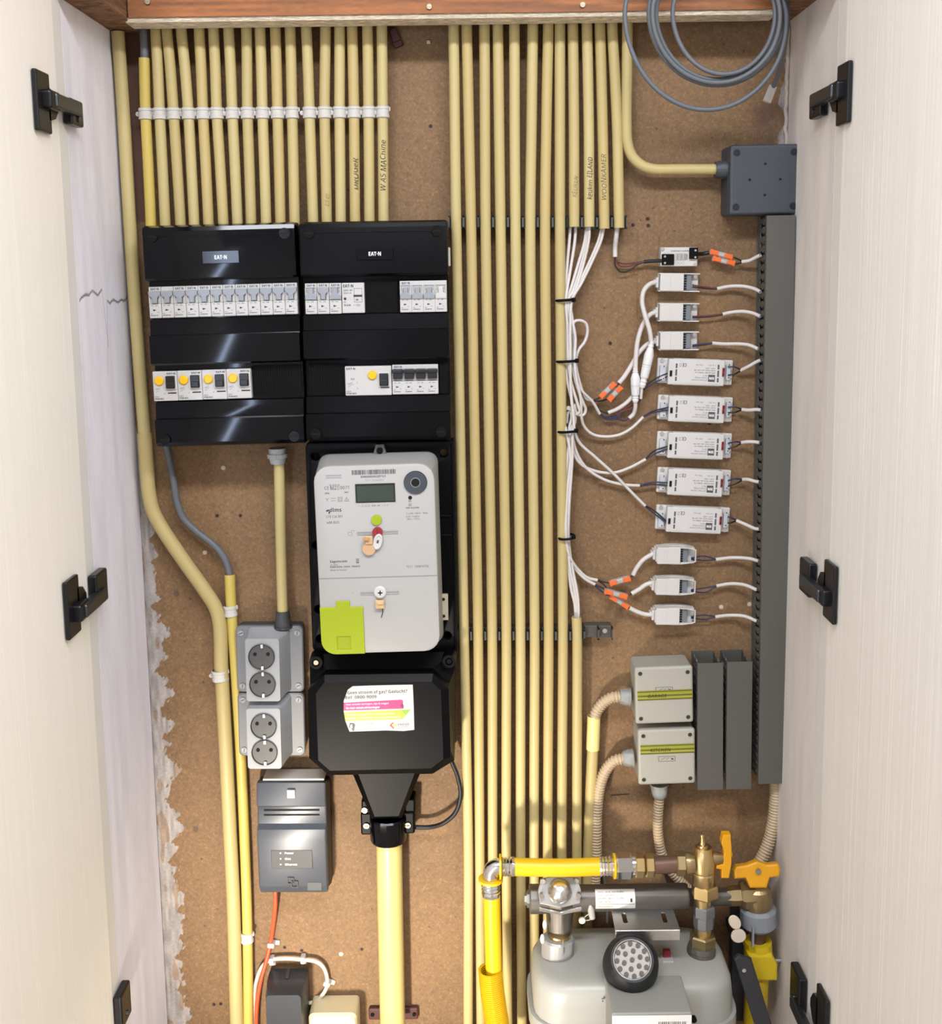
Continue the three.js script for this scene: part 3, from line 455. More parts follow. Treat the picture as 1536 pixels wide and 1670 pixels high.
for (let i = 0; i < 4; i++) { const a = 0.0 + i * 0.164; rcd(box1, a, a + 0.164, 0.652 - i * 0.001, 0.787 - i * 0.001, `${ORD[i]} white residual current breaker from the left wall with yellow test button`, -0.23, 0.24, 0.14, 'residual current breakers of the first box'); }
rcd(box2, 0.277, 0.597, 0.655, 0.79, 'wide white residual current breaker with yellow button beside the main switch', 0.09, 0.34, 0.04);
{
  const [p, w, h] = place(box2, 'main_switch', 'white main switch with four black levers in the second box', 'switch', 0.6, 0.918, 0.652, 0.788); breakerBody(p, w, h, 4);
  for (let i = 0; i < 4; i++) { mesh('lever', [rb(w / 4 * 0.84, h * 0.3, 0.008, 0.0012, (i - 1.5) * w / 4, h * 0.18, 0.0115), rb(w / 4 * 0.94, h * 0.14, 0.006, 0.0012, (i - 1.5) * w / 4, h * 0.29, 0.0145)], MAT.rocker, p); mesh('rating_print', plane(w / 4 * 0.9, h * 0.4, (i - 1.5) * w / 4, -h * 0.275, 0.0117), inkM(rateInk, 0x2a1416), p); }
  mesh('brand_print', plane(w * 0.2, h * 0.12, -w * 0.37, h * 0.43, 0.0087), inkM(eatonInk, 0x1a2440), p);
}
tag(mesh('grey_wire_cap', rb(0.004, 0.026, 0.008, 0.0015, P(732, 419, 0.05).x, P(732, 419, 0.05).y, 0.05), MAT.clipWhite), 'small white tab on the edge of the second black breaker box', 'tab');

// ---------------------------------------------------------------- electricity meter on its black carrier
{
  const zc = 0.05, q = Q([500, 722], [739, 719], [746, 1060], [507, 1064], zc), o = thing('meter_carrier', 'black mounting plate behind the white electricity meter', 'mounting plate', V(q.x, q.y, 0), q.turn), { w, h } = q;
  const hole = (x, y, r) => Array.from({ length: 14 }, (_, i) => [x + r * Math.cos(-i / 14 * 6.283), y + r * Math.sin(-i / 14 * 6.283)]);
  const hs = [[-w / 2 + 0.014, h / 2 - 0.02], [w / 2 - 0.014, h / 2 - 0.018], [-w / 2 + 0.012, -h / 2 + 0.02], [w / 2 - 0.014, -h / 2 + 0.022], [-w / 2 + 0.011, 0.005], [-w / 2 + 0.011, -0.09]];
  mesh('plate', toCreasedNormals(ext(ring(w, h, 0.008), 0.016, 0.002, zc - 0.016, hs.map(([x, y]) => hole(x, y, 0.006))), 0.5), MAT.black, o);
  mesh('frame_side', [bx(0.005, h * 0.98, zc - 0.012, -w / 2 + 0.003, 0, (zc - 0.012) / 2), bx(0.005, h * 0.98, zc - 0.012, w / 2 - 0.003, 0, (zc - 0.012) / 2), bx(w, 0.005, zc - 0.012, 0, -h / 2 + 0.004, (zc - 0.012) / 2)], MAT.black, o);
  mesh('side_rail', rb(0.004, h, 0.006, 0.001, w / 2 - 0.001, 0, zc + 0.002), MAT.black, o);
  for (const t of [0.13, -0.1]) mesh('rib', rb(0.022, 0.003, 0.004, 0.001, w / 2 - 0.016, t * h * 0.4 + 0.03, zc + 0.001), MAT.black, o);
  const c = R(720, 970, 729, 1007, zc); mesh('side_clip', [rb(0.011, 0.038, 0.008, 0.001, c.x - q.x, c.y - q.y, zc + 0.004)], M(0xbdb39a, 0.5), o);
  for (const s of [-1, 1]) mesh('side_clip_screw', disc(0.0022, 0.001, c.x - q.x - 0.001, c.y - q.y + s * 0.0125, zc + 0.0085, 12), MAT.hole, o);
  const hk = R(607, 724, 633, 742, zc + 0.008); mesh('top_hook', [ext([[-0.011, -0.014], [0.011, -0.014], [0.006, 0.008], [-0.006, 0.008]], 0.012, 0.001, zc)], M(0x5b5b5c, 0.4), o).position.set(hk.x - q.x, hk.y - q.y, 0);
  mesh('hook_screw', disc(0.0045, 0.002, hk.x - q.x, hk.y - q.y - 0.001, zc + 0.013, 16), MAT.blackMatte, o);
}
{
  const zf = 0.128, q = Q([514.5, 760], [709.5, 756], [716, 1061], [521, 1068], zf), bq = Q([523, 741], [717, 737], [720, 1048], [527, 1058], 0.058);
  const o = thing('electricity_meter', 'white smart electricity meter with small display and lime terminal flap', 'electricity meter', V(q.x, q.y, 0), q.turn), { w, h } = q;
  const dx = bq.x - q.x, dy = bq.y - q.y, sec = (k, r, z) => [dx * (1 - k), dy * (1 - k), bq.w + (w - bq.w) * k, bq.h + (h - bq.h) * k, r, z];
  mesh('body', loftZ([sec(0, 0.016, 0.0515), sec(0.1, 0.018, 0.06), sec(0.7, 0.02, 0.1), [0, 0, w - 0.002, h - 0.002, 0.02, zf - 0.009]]), MAT.meterBody, o);
  const fw = 760, fh = Math.round(760 * h / w), tex = colourTex(fw, fh, (g, W, H) => {
    const S = (u) => (u - 35) / 1425 * W, T = (v) => (v - 55) / (2235) * H; // photograph zoom coordinates of the face
    pixels(g, W, H, (x, y) => { const v = 170 + 5 * (n3(x / 2, y / 2) - 0.5); return [v, v - 2, v - 7]; });
    g.fillStyle = g.strokeStyle = '#26262a'; const k = W / 1425;
    const tx = (s, u, v, size, b) => { g.font = (b ? 'bold ' : '') + size * k + 'px sans-serif'; g.fillText(s, S(u), T(v)); };
    let u = 490; while (u < 1000) { const a = 3 + rnd() * 9, b = 3 + rnd() * 7; g.fillRect(S(u), T(112), a * k, 55 * k); u += a + b; }
    tx('E0082005002287121', 590, 202, 32, 1); g.fillStyle = '#77767a'; tx('T211 D0048000', 642, 245, 32); g.fillStyle = '#8a8888'; g.fillRect(S(180), T(158), 185 * k, 18 * k); g.fillRect(S(180), T(185), 185 * k, 16 * k);
    g.fillStyle = '#26262a'; tx('CE M21 0071', 155, 328, 52); tx('NE 10207 00', 215, 284, 22); g.lineWidth = 2 * k; g.strokeRect(S(230), T(286), 104 * k, 46 * k); tx('IP54', 160, 382, 26, 1); tx('RM1', 392, 374, 24, 1);
    g.lineWidth = 3 * k; g.beginPath(); g.moveTo(S(165), T(430)); g.lineTo(S(185), T(445)); g.lineTo(S(205), T(430)); g.moveTo(S(185), T(445)); g.lineTo(S(185), T(472)); g.moveTo(S(228), T(432)); g.lineTo(S(282), T(432)); g.moveTo(S(228), T(462)); g.lineTo(S(282), T(462)); g.stroke(); g.strokeRect(S(312), T(422), 50 * k, 50 * k); g.strokeRect(S(324), T(434), 26 * k, 26 * k); g.beginPath(); g.moveTo(S(388), T(470)); g.lineTo(S(415), T(424)); g.lineTo(S(442), T(470)); g.closePath(); g.stroke(); tx('!', 410, 468, 34, 1);
    tx('dlms', 205, 590, 62, 1); g.beginPath(); g.ellipse(S(185), T(575), 22 * k, 11 * k, -0.3, 0, 7); g.ellipse(S(203), T(598), 9 * k, 16 * k, 0.3, 0, 7); g.fill(); tx('LTE Cat.M1', 163, 660, 40); tx('wM-BUS', 165, 730, 40);
    tx('1 ~ L1 L2 L3   kWh  kW   > -|  5', 550, 540, 26); tx('SET', 1143, 500, 22, 1); g.beginPath(); g.arc(S(1162), T(532), 16 * k, 0, 7); g.stroke(); tx('A', 1152, 544, 28); tx('1000 imp/kWh', 1105, 577, 24, 1);
    tx('3 x 230 / 400 V ~ 50Hz', 1110, 645, 26); tx('0.25 - 5 (80) A', 1110, 680, 26); tx('-40°C / +70°C', 1112, 712, 26);
    tx('Sagemcom', 180, 1192, 40, 1); tx('CX 30001', 180, 1228, 24); tx('92848 RUEIL CEDEX - FRANCE', 180, 1252, 26, 1); tx('Made in Tunisia', 180, 1290, 28); g.strokeRect(S(498), T(1155), 26 * k, 30 * k); g.beginPath(); g.moveTo(S(495), T(1150)); g.lineTo(S(528), T(1190)); g.moveTo(S(528), T(1150)); g.lineTo(S(495), T(1190)); g.stroke(); g.fillRect(S(495), T(1194), 32 * k, 10 * k);
    tx('T211   250810702', 1090, 1276, 34); g.strokeStyle = '#77757a'; g.lineWidth = 5 * k; g.strokeRect(S(415), T(838), 44 * k, 36 * k); g.beginPath(); g.arc(S(470), T(832), 17 * k, Math.PI, 0); g.stroke(); tx('<', 425, 1565, 24);
  });
  const fx = (u) => ((u - 35) / 1425 - 0.5) * w, fy = (v) => h / 2 - (v - 55) / 2235 * h, z = zf;
  // front panel, its face in uv by position
  const fp = ext(ring(w, h, 0.022), 0.009, 0.002, zf - 0.009), uv = fp.attributes.uv, pp = fp.attributes.position; for (let i = 0; i < uv.count; i++) uv.setXY(i, pp.getX(i) / w + 0.5, pp.getY(i) / h + 0.5);
  mesh('front_panel', toCreasedNormals(fp, 0.6), new THREE.MeshPhysicalMaterial({ map: tex, roughness: 0.42 }), o);
  mesh('seam', bx(w * 0.995, 0.0009, 0.0004, 0, fy(1378), z + 0.0001), MAT.midGrey, o);
  const lcd = mesh('display', [rb(fx(992) - fx(522), fy(272) - fy(492), 0.0014, 0.0005, (fx(992) + fx(522)) / 2, (fy(272) + fy(492)) / 2, z + 0.0005)], M(0x1d2420, 0.12), o); mesh('display_glass', bx(fx(975) - fx(540), fy(295) - fy(478), 0.0004, (fx(975) + fx(540)) / 2, (fy(295) + fy(478)) / 2, z + 0.0013), M(0x363f39, 0.18), lcd);
  const eye = mesh('optical_port', [disc((fx(1370) - fx(1103)) / 2, 0.003, fx(1236), fy(272), z + 0.0012, 36)], M(0x3b4046, 0.4), o); mesh('port_ring', new THREE.TorusGeometry(0.0063, 0.0007, 8, 28).translate(fx(1236), fy(272), z + 0.0028), MAT.midGrey, eye); mesh('port_hole', disc(0.0054, 0.0006, fx(1236), fy(272), z + 0.003, 24), MAT.hole, eye); mesh('port_rim', new THREE.TorusGeometry((fx(1370) - fx(1103)) / 2, 0.0006, 8, 36).translate(fx(1236), fy(272), z + 0.001), MAT.hole, eye);
  mesh('light_sensor', disc(0.0026, 0.001, fx(1166), fy(448), z + 0.0006, 18), MAT.hole, o);
  mesh('green_button', turned(V(fx(758), fy(698), z), V(fx(758), fy(698), z + 0.003), [[0, 0], [0, 0.0072], [0.8, 0.0072], [1, 0.006], [1, 0]], 28), MAT.lime, o);
  const rs = mesh('red_seal_screw', disc(0.0072, 0.004, fx(765), fy(842), z + 0.002, 26), MAT.red, o); mesh('screw_slot', bx(0.0012, 0.01, 0.0005, fx(765), fy(842), z + 0.0042), M(0x6a0f18, 0.5), rs);
  for (const [a, b, c] of [[518, 690, 846], [835, 1008, 843], [530, 705, 1563], [835, 990, 1560]]) mesh('grip_rib', [bx(fx(b) - fx(a), 0.0012, 0.0014, (fx(a) + fx(b)) / 2, fy(c - 14), z + 0.0005), bx(fx(b) - fx(a), 0.0008, 0.001, (fx(a) + fx(b)) / 2, fy(c), z + 0.0004), bx(fx(b) - fx(a), 0.0012, 0.0014, (fx(a) + fx(b)) / 2, fy(c + 16), z + 0.0005)], M(0xa9a8a5, 0.5), o);
  const ws = mesh('white_seal_screw', turned(V(fx(765), fy(1555), z), V(fx(765), fy(1555), z + 0.004), [[0, 0], [0, 0.0085], [0.7, 0.0085], [1, 0.007], [1, 0]], 26), MAT.white, o); mesh('cross_slot', [bx(0.0065, 0.0014, 0.0005, fx(768), fy(1558), z + 0.0042), bx(0.0014, 0.0065, 0.0005, fx(768), fy(1558), z + 0.0042)], MAT.hole, ws);
  // lime flap with its tab and pocket
  const lx0 = -w / 2, lx1 = fx(35 + (420 - 108) * 1.663), ly0 = -h / 2, ly1 = fy(55 + (1225 - 210) * 1.643), tx0 = fx(35 + (238 - 120) * 1.663), tx1 = fx(35 + (338 - 120) * 1.663), ty = ly1 + 0.0085, hx0 = fx(35 + (245 - 130) * 1.663), hx1 = fx(35 + (343 - 130) * 1.663), hy0 = fy(55 + (1535 - 210) * 1.643), hy1 = fy(55 + (1440 - 210) * 1.643), rr = 0.02;
  const out = [[lx0 + rr, ly0], [lx1, ly0], [lx1, ly1], [tx1, ly1], [tx1, ty], [tx0, ty], [tx0, ly1], [lx0, ly1], [lx0, ly0 + rr]]; for (let i = 1; i < 6; i++) { const a = Math.PI + i / 6 * Math.PI / 2; out.push([lx0 + rr + rr * Math.cos(a), ly0 + rr + rr * Math.sin(a)]); }
  const fl = mesh('terminal_flap', ext(out, 0.003, 0.0006, z - 0.0008, [[[hx0, hy0], [hx0, hy1], [hx1, hy1], [hx1, hy0]]]), MAT.lime, o); mesh('flap_pocket', bx(hx1 - hx0, hy1 - hy0, 0.0012, (hx0 + hx1) / 2, (hy0 + hy1) / 2, z + 0.0002), M(0x93a000, 0.5), fl);
  // lead and plastic seals hanging from the screws
  const seal = (name, label, pts, mat) => { const p = thing(name, label, 'seal', local(o, fx(pts[0]), fy(pts[1]), z), o.rotation.z); return p; };
  let p = seal('amber_seal', 'amber plastic disc seal hanging below the red screw of the meter', [660, 960]); mesh('tag', [disc(0.009, 0.0024, -0.0002, -0.008, 0.004, 28), rb(0.011, 0.012, 0.0042, 0.0014, 0.0, 0.004, 0.005)], M(0xdbb489, 0.3, 0, { transmission: 0.25, thickness: 0 }), p); mesh('barrel', rb(0.008, 0.004, 0.0035, 0.0008, -0.003, 0.006, 0.0085), M(0xb98a4c, 0.35), p);
  p = seal('white_seal', 'oval white ring seal tilted below the red screw of the meter', [765, 950]); const ovp = []; for (let i = 0; i <= 20; i++) { const a = i / 20 * 6.2832; ovp.push(V(0.0045 * Math.cos(a), 0.0095 * Math.sin(a), 0.004)); } const ov = mesh('ring', [tube(ovp, 0.0019, 40, 8)], MAT.white, p); ov.rotation.z = -0.25; const ovc = mesh('plate', ext(ring(0.008, 0.018, 0.004), 0.002, 0.0004, 0.003, [ring(0.0026, 0.005, 0.001).reverse()]), MAT.white, p); ovc.rotation.z = -0.25;
  p = seal('amber_seal', 'small amber crimp seal with a wire below the white screw', [760, 1695]); mesh('crimp', [rb(0.0125, 0.012, 0.005, 0.0014, 0, 0, 0.004), rb(0.009, 0.0035, 0.0065, 0.001, 0.001, 0.002, 0.005)], M(0xe2c08c, 0.3, 0, { transmission: 0.25, thickness: 0 }), p); mesh('wire', tube([V(0.003, -0.005, 0.004), V(0.003, -0.012, 0.003), V(0.001, -0.019, 0.0035)], 0.0005, 10, 6), MAT.hole, p);
}

// ---------------------------------------------------------------- black service fuse box below the meter
{
  const o = thing('service_fuse_box', 'black eight-sided service fuse box with a sticker under the meter', 'fuse box'), zf = 0.1;
  const oct = [[529, 1101], [706, 1099], [731.6, 1124], [735, 1235], [708.5, 1261], [535.6, 1264], [504, 1237], [502, 1126]], inner = [[529, 1113], [704, 1112], [719, 1126], [723, 1238], [703, 1253], [538, 1257], [519, 1240], [515, 1131]];
  const flip = (a) => [...a].reverse(), at = (pts, z) => flip(pts).map(([x, y]) => P(x, y, z));
  const grow = (pts, z, zz) => at(pts, z).map((p) => V(p.x, p.y, zz)); // same outline in metres, moved to another depth
  mesh('lid', loft([grow(oct, zf, 0.078), grow(oct, zf, zf - 0.001), at(inner, zf + 0.006)], 0.3), MAT.black, o);
  const bo = [[512, 1067], [738, 1063], [742, 1090], [741, 1240], [705, 1262], [540, 1264], [508, 1240], [505, 1085]];
  mesh('housing', loft([grow(bo, 0.06, 0.0), grow(bo, 0.06, 0.06), grow(oct, zf, 0.0775)], 0.3), MAT.black, o);
  for (const [x, y, m] of [[515, 1081, 'screw'], [732, 1079, 'dark']]) { const p = P(x, y, 0.078); mesh('corner_lug', turned(V(p.x, p.y, 0.05), V(p.x, p.y, 0.078), [[0, 0], [0, 0.011], [1, 0.0095], [1, 0.0055], [0.8, 0.005], [0.8, 0]], 20), MAT.black, o); mesh('lug_screw', disc(0.0036, 0.004, p.x, p.y, 0.0755, 14), m === 'screw' ? MAT.screw : MAT.blackMatte, o); }
  // sticker
  const zs = zf + 0.0063, c = P(618, 1155, zs), stx = (x, y) => P(x, y, zs);
  const edge = [[575, 1119], [602, 1118], [640, 1117], [673, 1116.5], [674.5, 1150], [675.5, 1190], [658, 1192], [630, 1191], [570, 1193], [563, 1175], [560.5, 1160], [560.5, 1143], [567, 1125]];
  const pts = edge.map(([x, y]) => stx(x, y)), minx = Math.min(...pts.map((p) => p.x)), maxx = Math.max(...pts.map((p) => p.x)), miny = Math.min(...pts.map((p) => p.y)), maxy = Math.max(...pts.map((p) => p.y));
  const tex = colourTex(760, 506, (g, W, H) => {
    const k = W / 1270, X = (u) => (u - 110) * k, Y = (v) => (v - 180) * k * (H / W) * (1270 / 845);
    pixels(g, W, H, (x, y) => { const v = 192 + 6 * (n3(x / 2, y / 2) - 0.5); return [v, v - 4, v - 8]; }); g.save(); g.transform(1, -0.018, 0, 1, 0, 8);
    const tx = (s, u, v, size, c, b = 1, fitW) => { g.fillStyle = c; g.font = (b ? 'bold ' : '') + size * k + 'px sans-serif'; g.save(); g.translate(X(u), Y(v)); if (fitW) g.scale(fitW * k / g.measureText(s).width, 1); g.fillText(s, 0, 0); g.restore(); };
    tx('Geen stroom of gas? Gaslucht?', 180, 330, 80, '#222', 1, 1090); tx('Bel: 0800-9009', 135, 415, 80, '#222', 1, 580);
    const poly = (c, p) => { g.fillStyle = c; g.beginPath(); p.forEach(([a, b], i) => i ? g.lineTo(X(a), Y(b)) : g.moveTo(X(a), Y(b))); g.closePath(); g.fill(); };
    poly('#c2256a', [[105, 480], [1165, 455], [1205, 500], [1185, 620], [105, 625]]); poly('#7c1850', [[1165, 455], [1205, 500], [1120, 560], [1185, 620], [1195, 618], [1205, 500]]); poly('#9dbb2c', [[105, 655], [1325, 640], [1175, 812], [105, 815]]); poly('#7ea51c', [[1150, 642], [1325, 640], [1230, 745]]);
    g.fillStyle = '#eeeae4'; g.beginPath(); g.arc(X(1268), Y(520), 80 * k, 0, 7); g.fill(); g.strokeStyle = '#b9b2b2'; g.lineWidth = 6 * k; g.beginPath(); g.arc(X(1268), Y(520), 80 * k, Math.PI * 1.1, Math.PI * 1.9); g.stroke();
    tx('Voor actuele storingen, tips & vragen', 150, 530, 48, '#f7b9d2', 1, 780); tx('Ga naar enexis.nl/storingen', 150, 596, 48, '#fbe6ef', 1, 610); tx('Overige storingen bij uw netbeheerder', 155, 718, 46, '#e9f2b8', 1, 870); tx('Energie en installatie: uw energieleverancier', 155, 780, 46, '#e9f2b8', 1, 1000);
    poly('#1a1418', [[215, 850], [300, 860], [310, 900], [285, 1010], [260, 1000], [245, 965], [195, 930]]); tx('6', 215, 950, 90, '#fff'); tx('0800 9009', 325, 905, 60, '#e07c6c', 1, 320); tx('gratis 24 uur bereikbaar', 325, 945, 30, '#c87468', 0, 320); tx('storingsnummer', 325, 975, 30, '#777', 0, 170);
    poly('#b5402c', [[930, 920], [1000, 855], [1000, 985]]); poly('#e5a05a', [[1000, 855], [1062, 920], [1000, 985]]); poly('#2a1a16', [[985, 960], [1000, 950], [1010, 985], [1000, 992]]); poly('#efe0c4', [[980, 900], [1015, 905], [1015, 930], [985, 935]]); tx('ENEXIS', 1085, 930, 58, '#222', 1, 205); tx('NETBEHEER', 1085, 965, 32, '#555', 1, 185); g.restore();
  });
  const sh = new THREE.Shape(pts.map((p) => new THREE.Vector2(p.x, p.y)).reverse()), sg = new THREE.ExtrudeGeometry(sh, { depth: 0.0004, bevelEnabled: false }), uv = sg.attributes.uv, pp = sg.attributes.position;
  for (let i = 0; i < uv.count; i++) uv.setXY(i, (pp.getX(i) - minx) / (maxx - minx), (pp.getY(i) - miny) / (maxy - miny)); sg.translate(0, 0, zs);
  mesh('sticker', sg, new THREE.MeshStandardMaterial({ map: tex, roughness: 0.35 }), o);
  // funnel, clamp and its ears
  const f1 = [[575, 1262], [685, 1261], [655, 1334], [606, 1335]], f2 = [[584, 1262], [676, 1261], [650, 1331], [611, 1332]];
  mesh('funnel', loft([grow(f1, 0.05, 0.004), grow(f1, 0.05, 0.05), at(f2, 0.062)], 0.3), MAT.black, o);
  const ck = P(631, 1352, 0.05);
  mesh('clamp_band', turned(V(ck.x, P(631, 1333, 0.035).y, 0.03), V(ck.x, P(631, 1372, 0.035).y, 0.03), [[0, 0.02], [0, 0.0255], [0.06, 0.0275], [0.9, 0.0275], [1, 0.026], [1, 0.0205]], 36), MAT.blackGloss, o);
  for (const [x0, y0, x1, y1] of [[588, 1327, 606, 1363], [656, 1326, 676, 1361], [589, 1306, 606, 1328], [660, 1304, 677, 1326]]) { const r = R(x0, y0, x1, y1, 0.034); mesh('clamp_ear', rb(r.w, r.h, 0.03, 0.003, r.x, r.y, 0.0175), MAT.black, o); }
  for (const [x, y] of [[594.5, 1321], [597.5, 1346.5], [665, 1345.5]]) { const p = P(x, y, 0.0335), s = mesh('brass_screw', disc(0.0042, 0.003, p.x, p.y, 0.034, 18), MAT.brass, o); mesh('screw_slot', bx(0.006, 0.001, 0.0006, p.x, p.y, 0.0357).translate(0, 0, 0), MAT.hole, s); }
  conduit('thick yellow service conduit under the black fuse box', PS([[634.5, 1360], [636, 1460], [638, 1560], [640, 1655], [640.5, 1668]], 0.03), 0.0196, MAT.bigConduit, null, 30);
  const st = thing('conduit_bracket', 'dark red brown bracket strap behind the thick service conduit', 'bracket'); const a = R(601, 1644, 682, 1663, 0.008); mesh('strap', [rb(a.w, a.h, 0.008, 0.003, a.x, a.y, 0.005)], MAT.plug, st); for (const s of [-1, 1]) mesh('strap_screw', disc(0.003, 0.002, a.x + s * a.w * 0.42, a.y, 0.0098, 12), MAT.blackMatte, st);
  tag(mesh('black_cable', tube(PS([[674, 1349, 0.02], [700, 1349, 0.022], [722, 1343, 0.03], [742, 1326, 0.034], [751, 1297, 0.036], [746, 1266, 0.036], [736, 1240, 0.034], [731, 1215, 0.03]]), 0.0034, 50, 10), MAT.blackRubber), 'thin black cable looping from the clamp to the fuse box', 'cable');
}

// ---------------------------------------------------------------- lower left: sockets, modem, adapter
function socketBlock(label, base, front, holes, topDark) {
  const b = R(...base, 0.03), f = R(...front, 0.06), o = thing('double_socket', label, 'socket', V(b.x, b.y, 0), -0.01, 'grey double sockets'), fx = f.x - b.x, fy = f.y - b.y;
  mesh('back_box', [rb(b.w * 0.97, b.h * 0.985, 0.024, 0.006, 0, 0, 0.0125)], MAT.socketDark, o);
  mesh('cover', loftZ([[0, 0, b.w, b.h, 0.007, 0.0245], [0, 0, b.w, b.h, 0.007, 0.031], [0, 0, b.w - 0.003, b.h - 0.003, 0.007, 0.0325]]), MAT.socketGrey, o);
  mesh('raised_block', loftZ([[0.0, 0, b.w * 0.62, b.h * 0.98, 0.006, 0.0328], [fx * 0.25, fy * 0.3, f.w * 1.16, f.h * 1.0, 0.006, 0.042], [fx * 0.9, fy * 0.95, f.w * 1.01, f.h * 1.0, 0.004, 0.0575], [fx, fy, f.w, f.h, 0.004, 0.06]]), MAT.socketPale, o);
  for (const [x, y] of [[-1, 1], [1, 1], [-1, -1], [1, -1]]) { const s = mesh('screw', disc(0.0042, 0.0016, x * (b.w / 2 - 0.008), y * (b.h / 2 - 0.01), 0.0332, 18), M(0x8c9094, 0.4), o); mesh('screw_slot', bx(0.006, 0.0012, 0.0004, 0, 0, 0).rotateZ(x * y * 0.5 + 0.9).translate(x * (b.w / 2 - 0.008), y * (b.h / 2 - 0.01), 0.0341), MAT.socketDark, s); }
  for (const [px, py] of holes) {
    const c = P(px, py, 0.06), cx = c.x - b.x, cy = c.y - b.y, r = 0.0192;
    const w = mesh('socket_well', turned(V(cx, cy, 0.0604), V(cx, cy, 0.0628), [[0, 0], [0, r * 0.88], [0.001, r * 0.9], [0.02, r], [1, r], [1, r * 0.985], [0.15, r * 0.92], [0.1, 0]], 36), MAT.socketDark, o);
    for (const s of [-1, 1]) mesh('pin_hole', disc(0.0027, 0.0008, cx + s * 0.0095, cy + 0.004, 0.0612, 14), MAT.hole, w);
    for (const s of [-1, 1]) mesh('earth_contact', rb(0.004, 0.0055, 0.002, 0.0006, cx + 0.001, cy + s * 0.0162, 0.0622), MAT.steel, w);
  }
}
socketBlock('upper grey double socket beside the black fuse box', [386, 1021, 495, 1128], [401, 1042, 456, 1144], [[426.5, 1071], [428.6, 1116]]);
socketBlock('lower grey double socket above the dark modem', [389, 1130, 497, 1232], [403, 1156, 458, 1254], [[430, 1184], [432, 1227]]);
{ const a = P(461, 996, 0.03), b = P(462, 1020, 0.03), o = thing('cable_gland', 'dark rubber sleeve on top of the upper grey double socket', 'gland'); mesh('sleeve', turned(a, b, [[0, 0.0082], [0, 0.0095], [1, 0.0125], [1, 0.008]], 24), MAT.socketDark, o); mesh('collar', turned(b, b.clone().add(V(0, -0.003, 0)), [[0, 0.009], [0, 0.014], [1, 0.014], [1, 0.009]], 24), MAT.socketDark, o); }
{ // modem
  const zf = 0.052, q = R(419, 1281, 532, 1462, zf), o = thing('modem', 'dark grey network modem with three status lights on the chipboard', 'modem', V(q.x, q.y, 0), -0.008), { w, h } = q, y = (v) => h / 2 - (v - 1000) / 610 * h, x = (u) => (u - 452) / 375 * w;
  const bk = R(424, 1271, 540, 1440, 0.01);
  mesh('rear_shell', loftZ([[bk.x - q.x, bk.y - q.y, bk.w, bk.h, 0.006, 0.0], [(bk.x - q.x) * 0.7, (bk.y - q.y) * 0.7, bk.w, bk.h + (h - bk.h) * 0.3, 0.006, 0.018], [0, 0, w, h, 0.008, 0.034]]), MAT.modemDark, o);
  const fp = [[y(1000), 0.034], [y(1004), 0.043], [y(1120), 0.048], [y(1135), 0.042], [y(1225), 0.043], [y(1245), 0.051], [y(1300), 0.053], [y(1560), 0.05], [y(1606), 0.043], [y(1610), 0.034]];
  mesh('front_shell', toCreasedNormals(ext(fp.map(([a, z]) => [z, a]), w, 0.003).rotateY(-Math.PI / 2).translate(w / 2, 0, 0), 0.5), MAT.modem, o);
  for (const v of [1152, 1178]) mesh('vent_slot', bx(x(602) - x(300), 0.0022, 0.0006, x(451), y(v), 0.0429), MAT.hole, o);
  mesh('top_cover', rb(x(630) - x(297), 0.0035, 0.034, 0.0012, x(463), h / 2 + 0.0022, 0.022), M(0xd3c9bd, 0.5), o);
  mesh('release_button', rb(x(475) - x(432), 0.013, 0.003, 0.001, x(453), y(1057), 0.047), MAT.white, o);
  const pn = mesh('status_panel', rb(x(563) - x(340), y(1355) - y(1455), 0.0012, 0.0005, x(451), y(1405), 0.0524), M(0x23262a, 0.5), o);
  pn.rotation.x = 0;
  const pt = maskTex(256, 128, (g) => { g.font = '20px sans-serif'; for (const [s, v] of [['Power', 26], ['Glas', 66], ['Ethernet', 106]]) { g.fillText(s, 84, v); g.beginPath(); g.arc(58, v - 7, 5, 0, 7); g.fill(); } });
  mesh('status_print', plane(x(563) - x(340), y(1355) - y(1455), x(451), y(1405), 0.0532), ink(pt, 0xe4e4e4), o);
  const lgM = M(0x101113, 0.5), fr = (cx, cy) => ext(ring(0.0105, 0.0105, 0.002), 0.0006, 0, 0.0516, [ring(0.0078, 0.0078, 0.0012).reverse()]).translate(cx, cy, 0);
  const lgo = mesh('logo_square', fr(x(441), y(1525)), lgM, o); lgo.position.z = 0.0003; const lg2 = mesh('logo_square', fr(x(462), y(1545)), lgM, o); lg2.position.z = 0.0003;
  mesh('embossed_plate', rb(x(608) - x(530), 0.013, 0.0006, 0.0002, x(569), y(1560), 0.0505), M(0x2c2f33, 0.5), o);
}
tag(mesh('orange_cable', tube(PS([[449, 1450, 0.02], [449, 1475, 0.02], [446, 1505, 0.014], [441, 1538, 0.01], [434, 1568, 0.014], [425, 1600, 0.018], [419, 1640, 0.018], [417, 1690, 0.018], [416, 1750, 0.018]]), 0.0032, 50, 12), MAT.orangeCable), 'orange fibre cable hanging from the modem', 'cable');
function smallClip(px, py, label, turn, s = 1) { const c = P(px, py, 0.01), o = thing('cable_clip', label, 'cable clip', V(c.x, c.y, 0), turn, 'small white cable clips'); mesh('saddle', [rb(0.0075 * s, 0.011, 0.0145, 0.002, 0, 0, 0.0075)], MAT.clipWhite, o); mesh('nail_tab', rb(0.0075, 0.008, 0.004, 0.0015, 0, -0.0085, 0.002), MAT.clipWhite, o); mesh('nail_head', disc(0.0022, 0.0012, 0, -0.0085, 0.0046, 12), MAT.steel, o); }
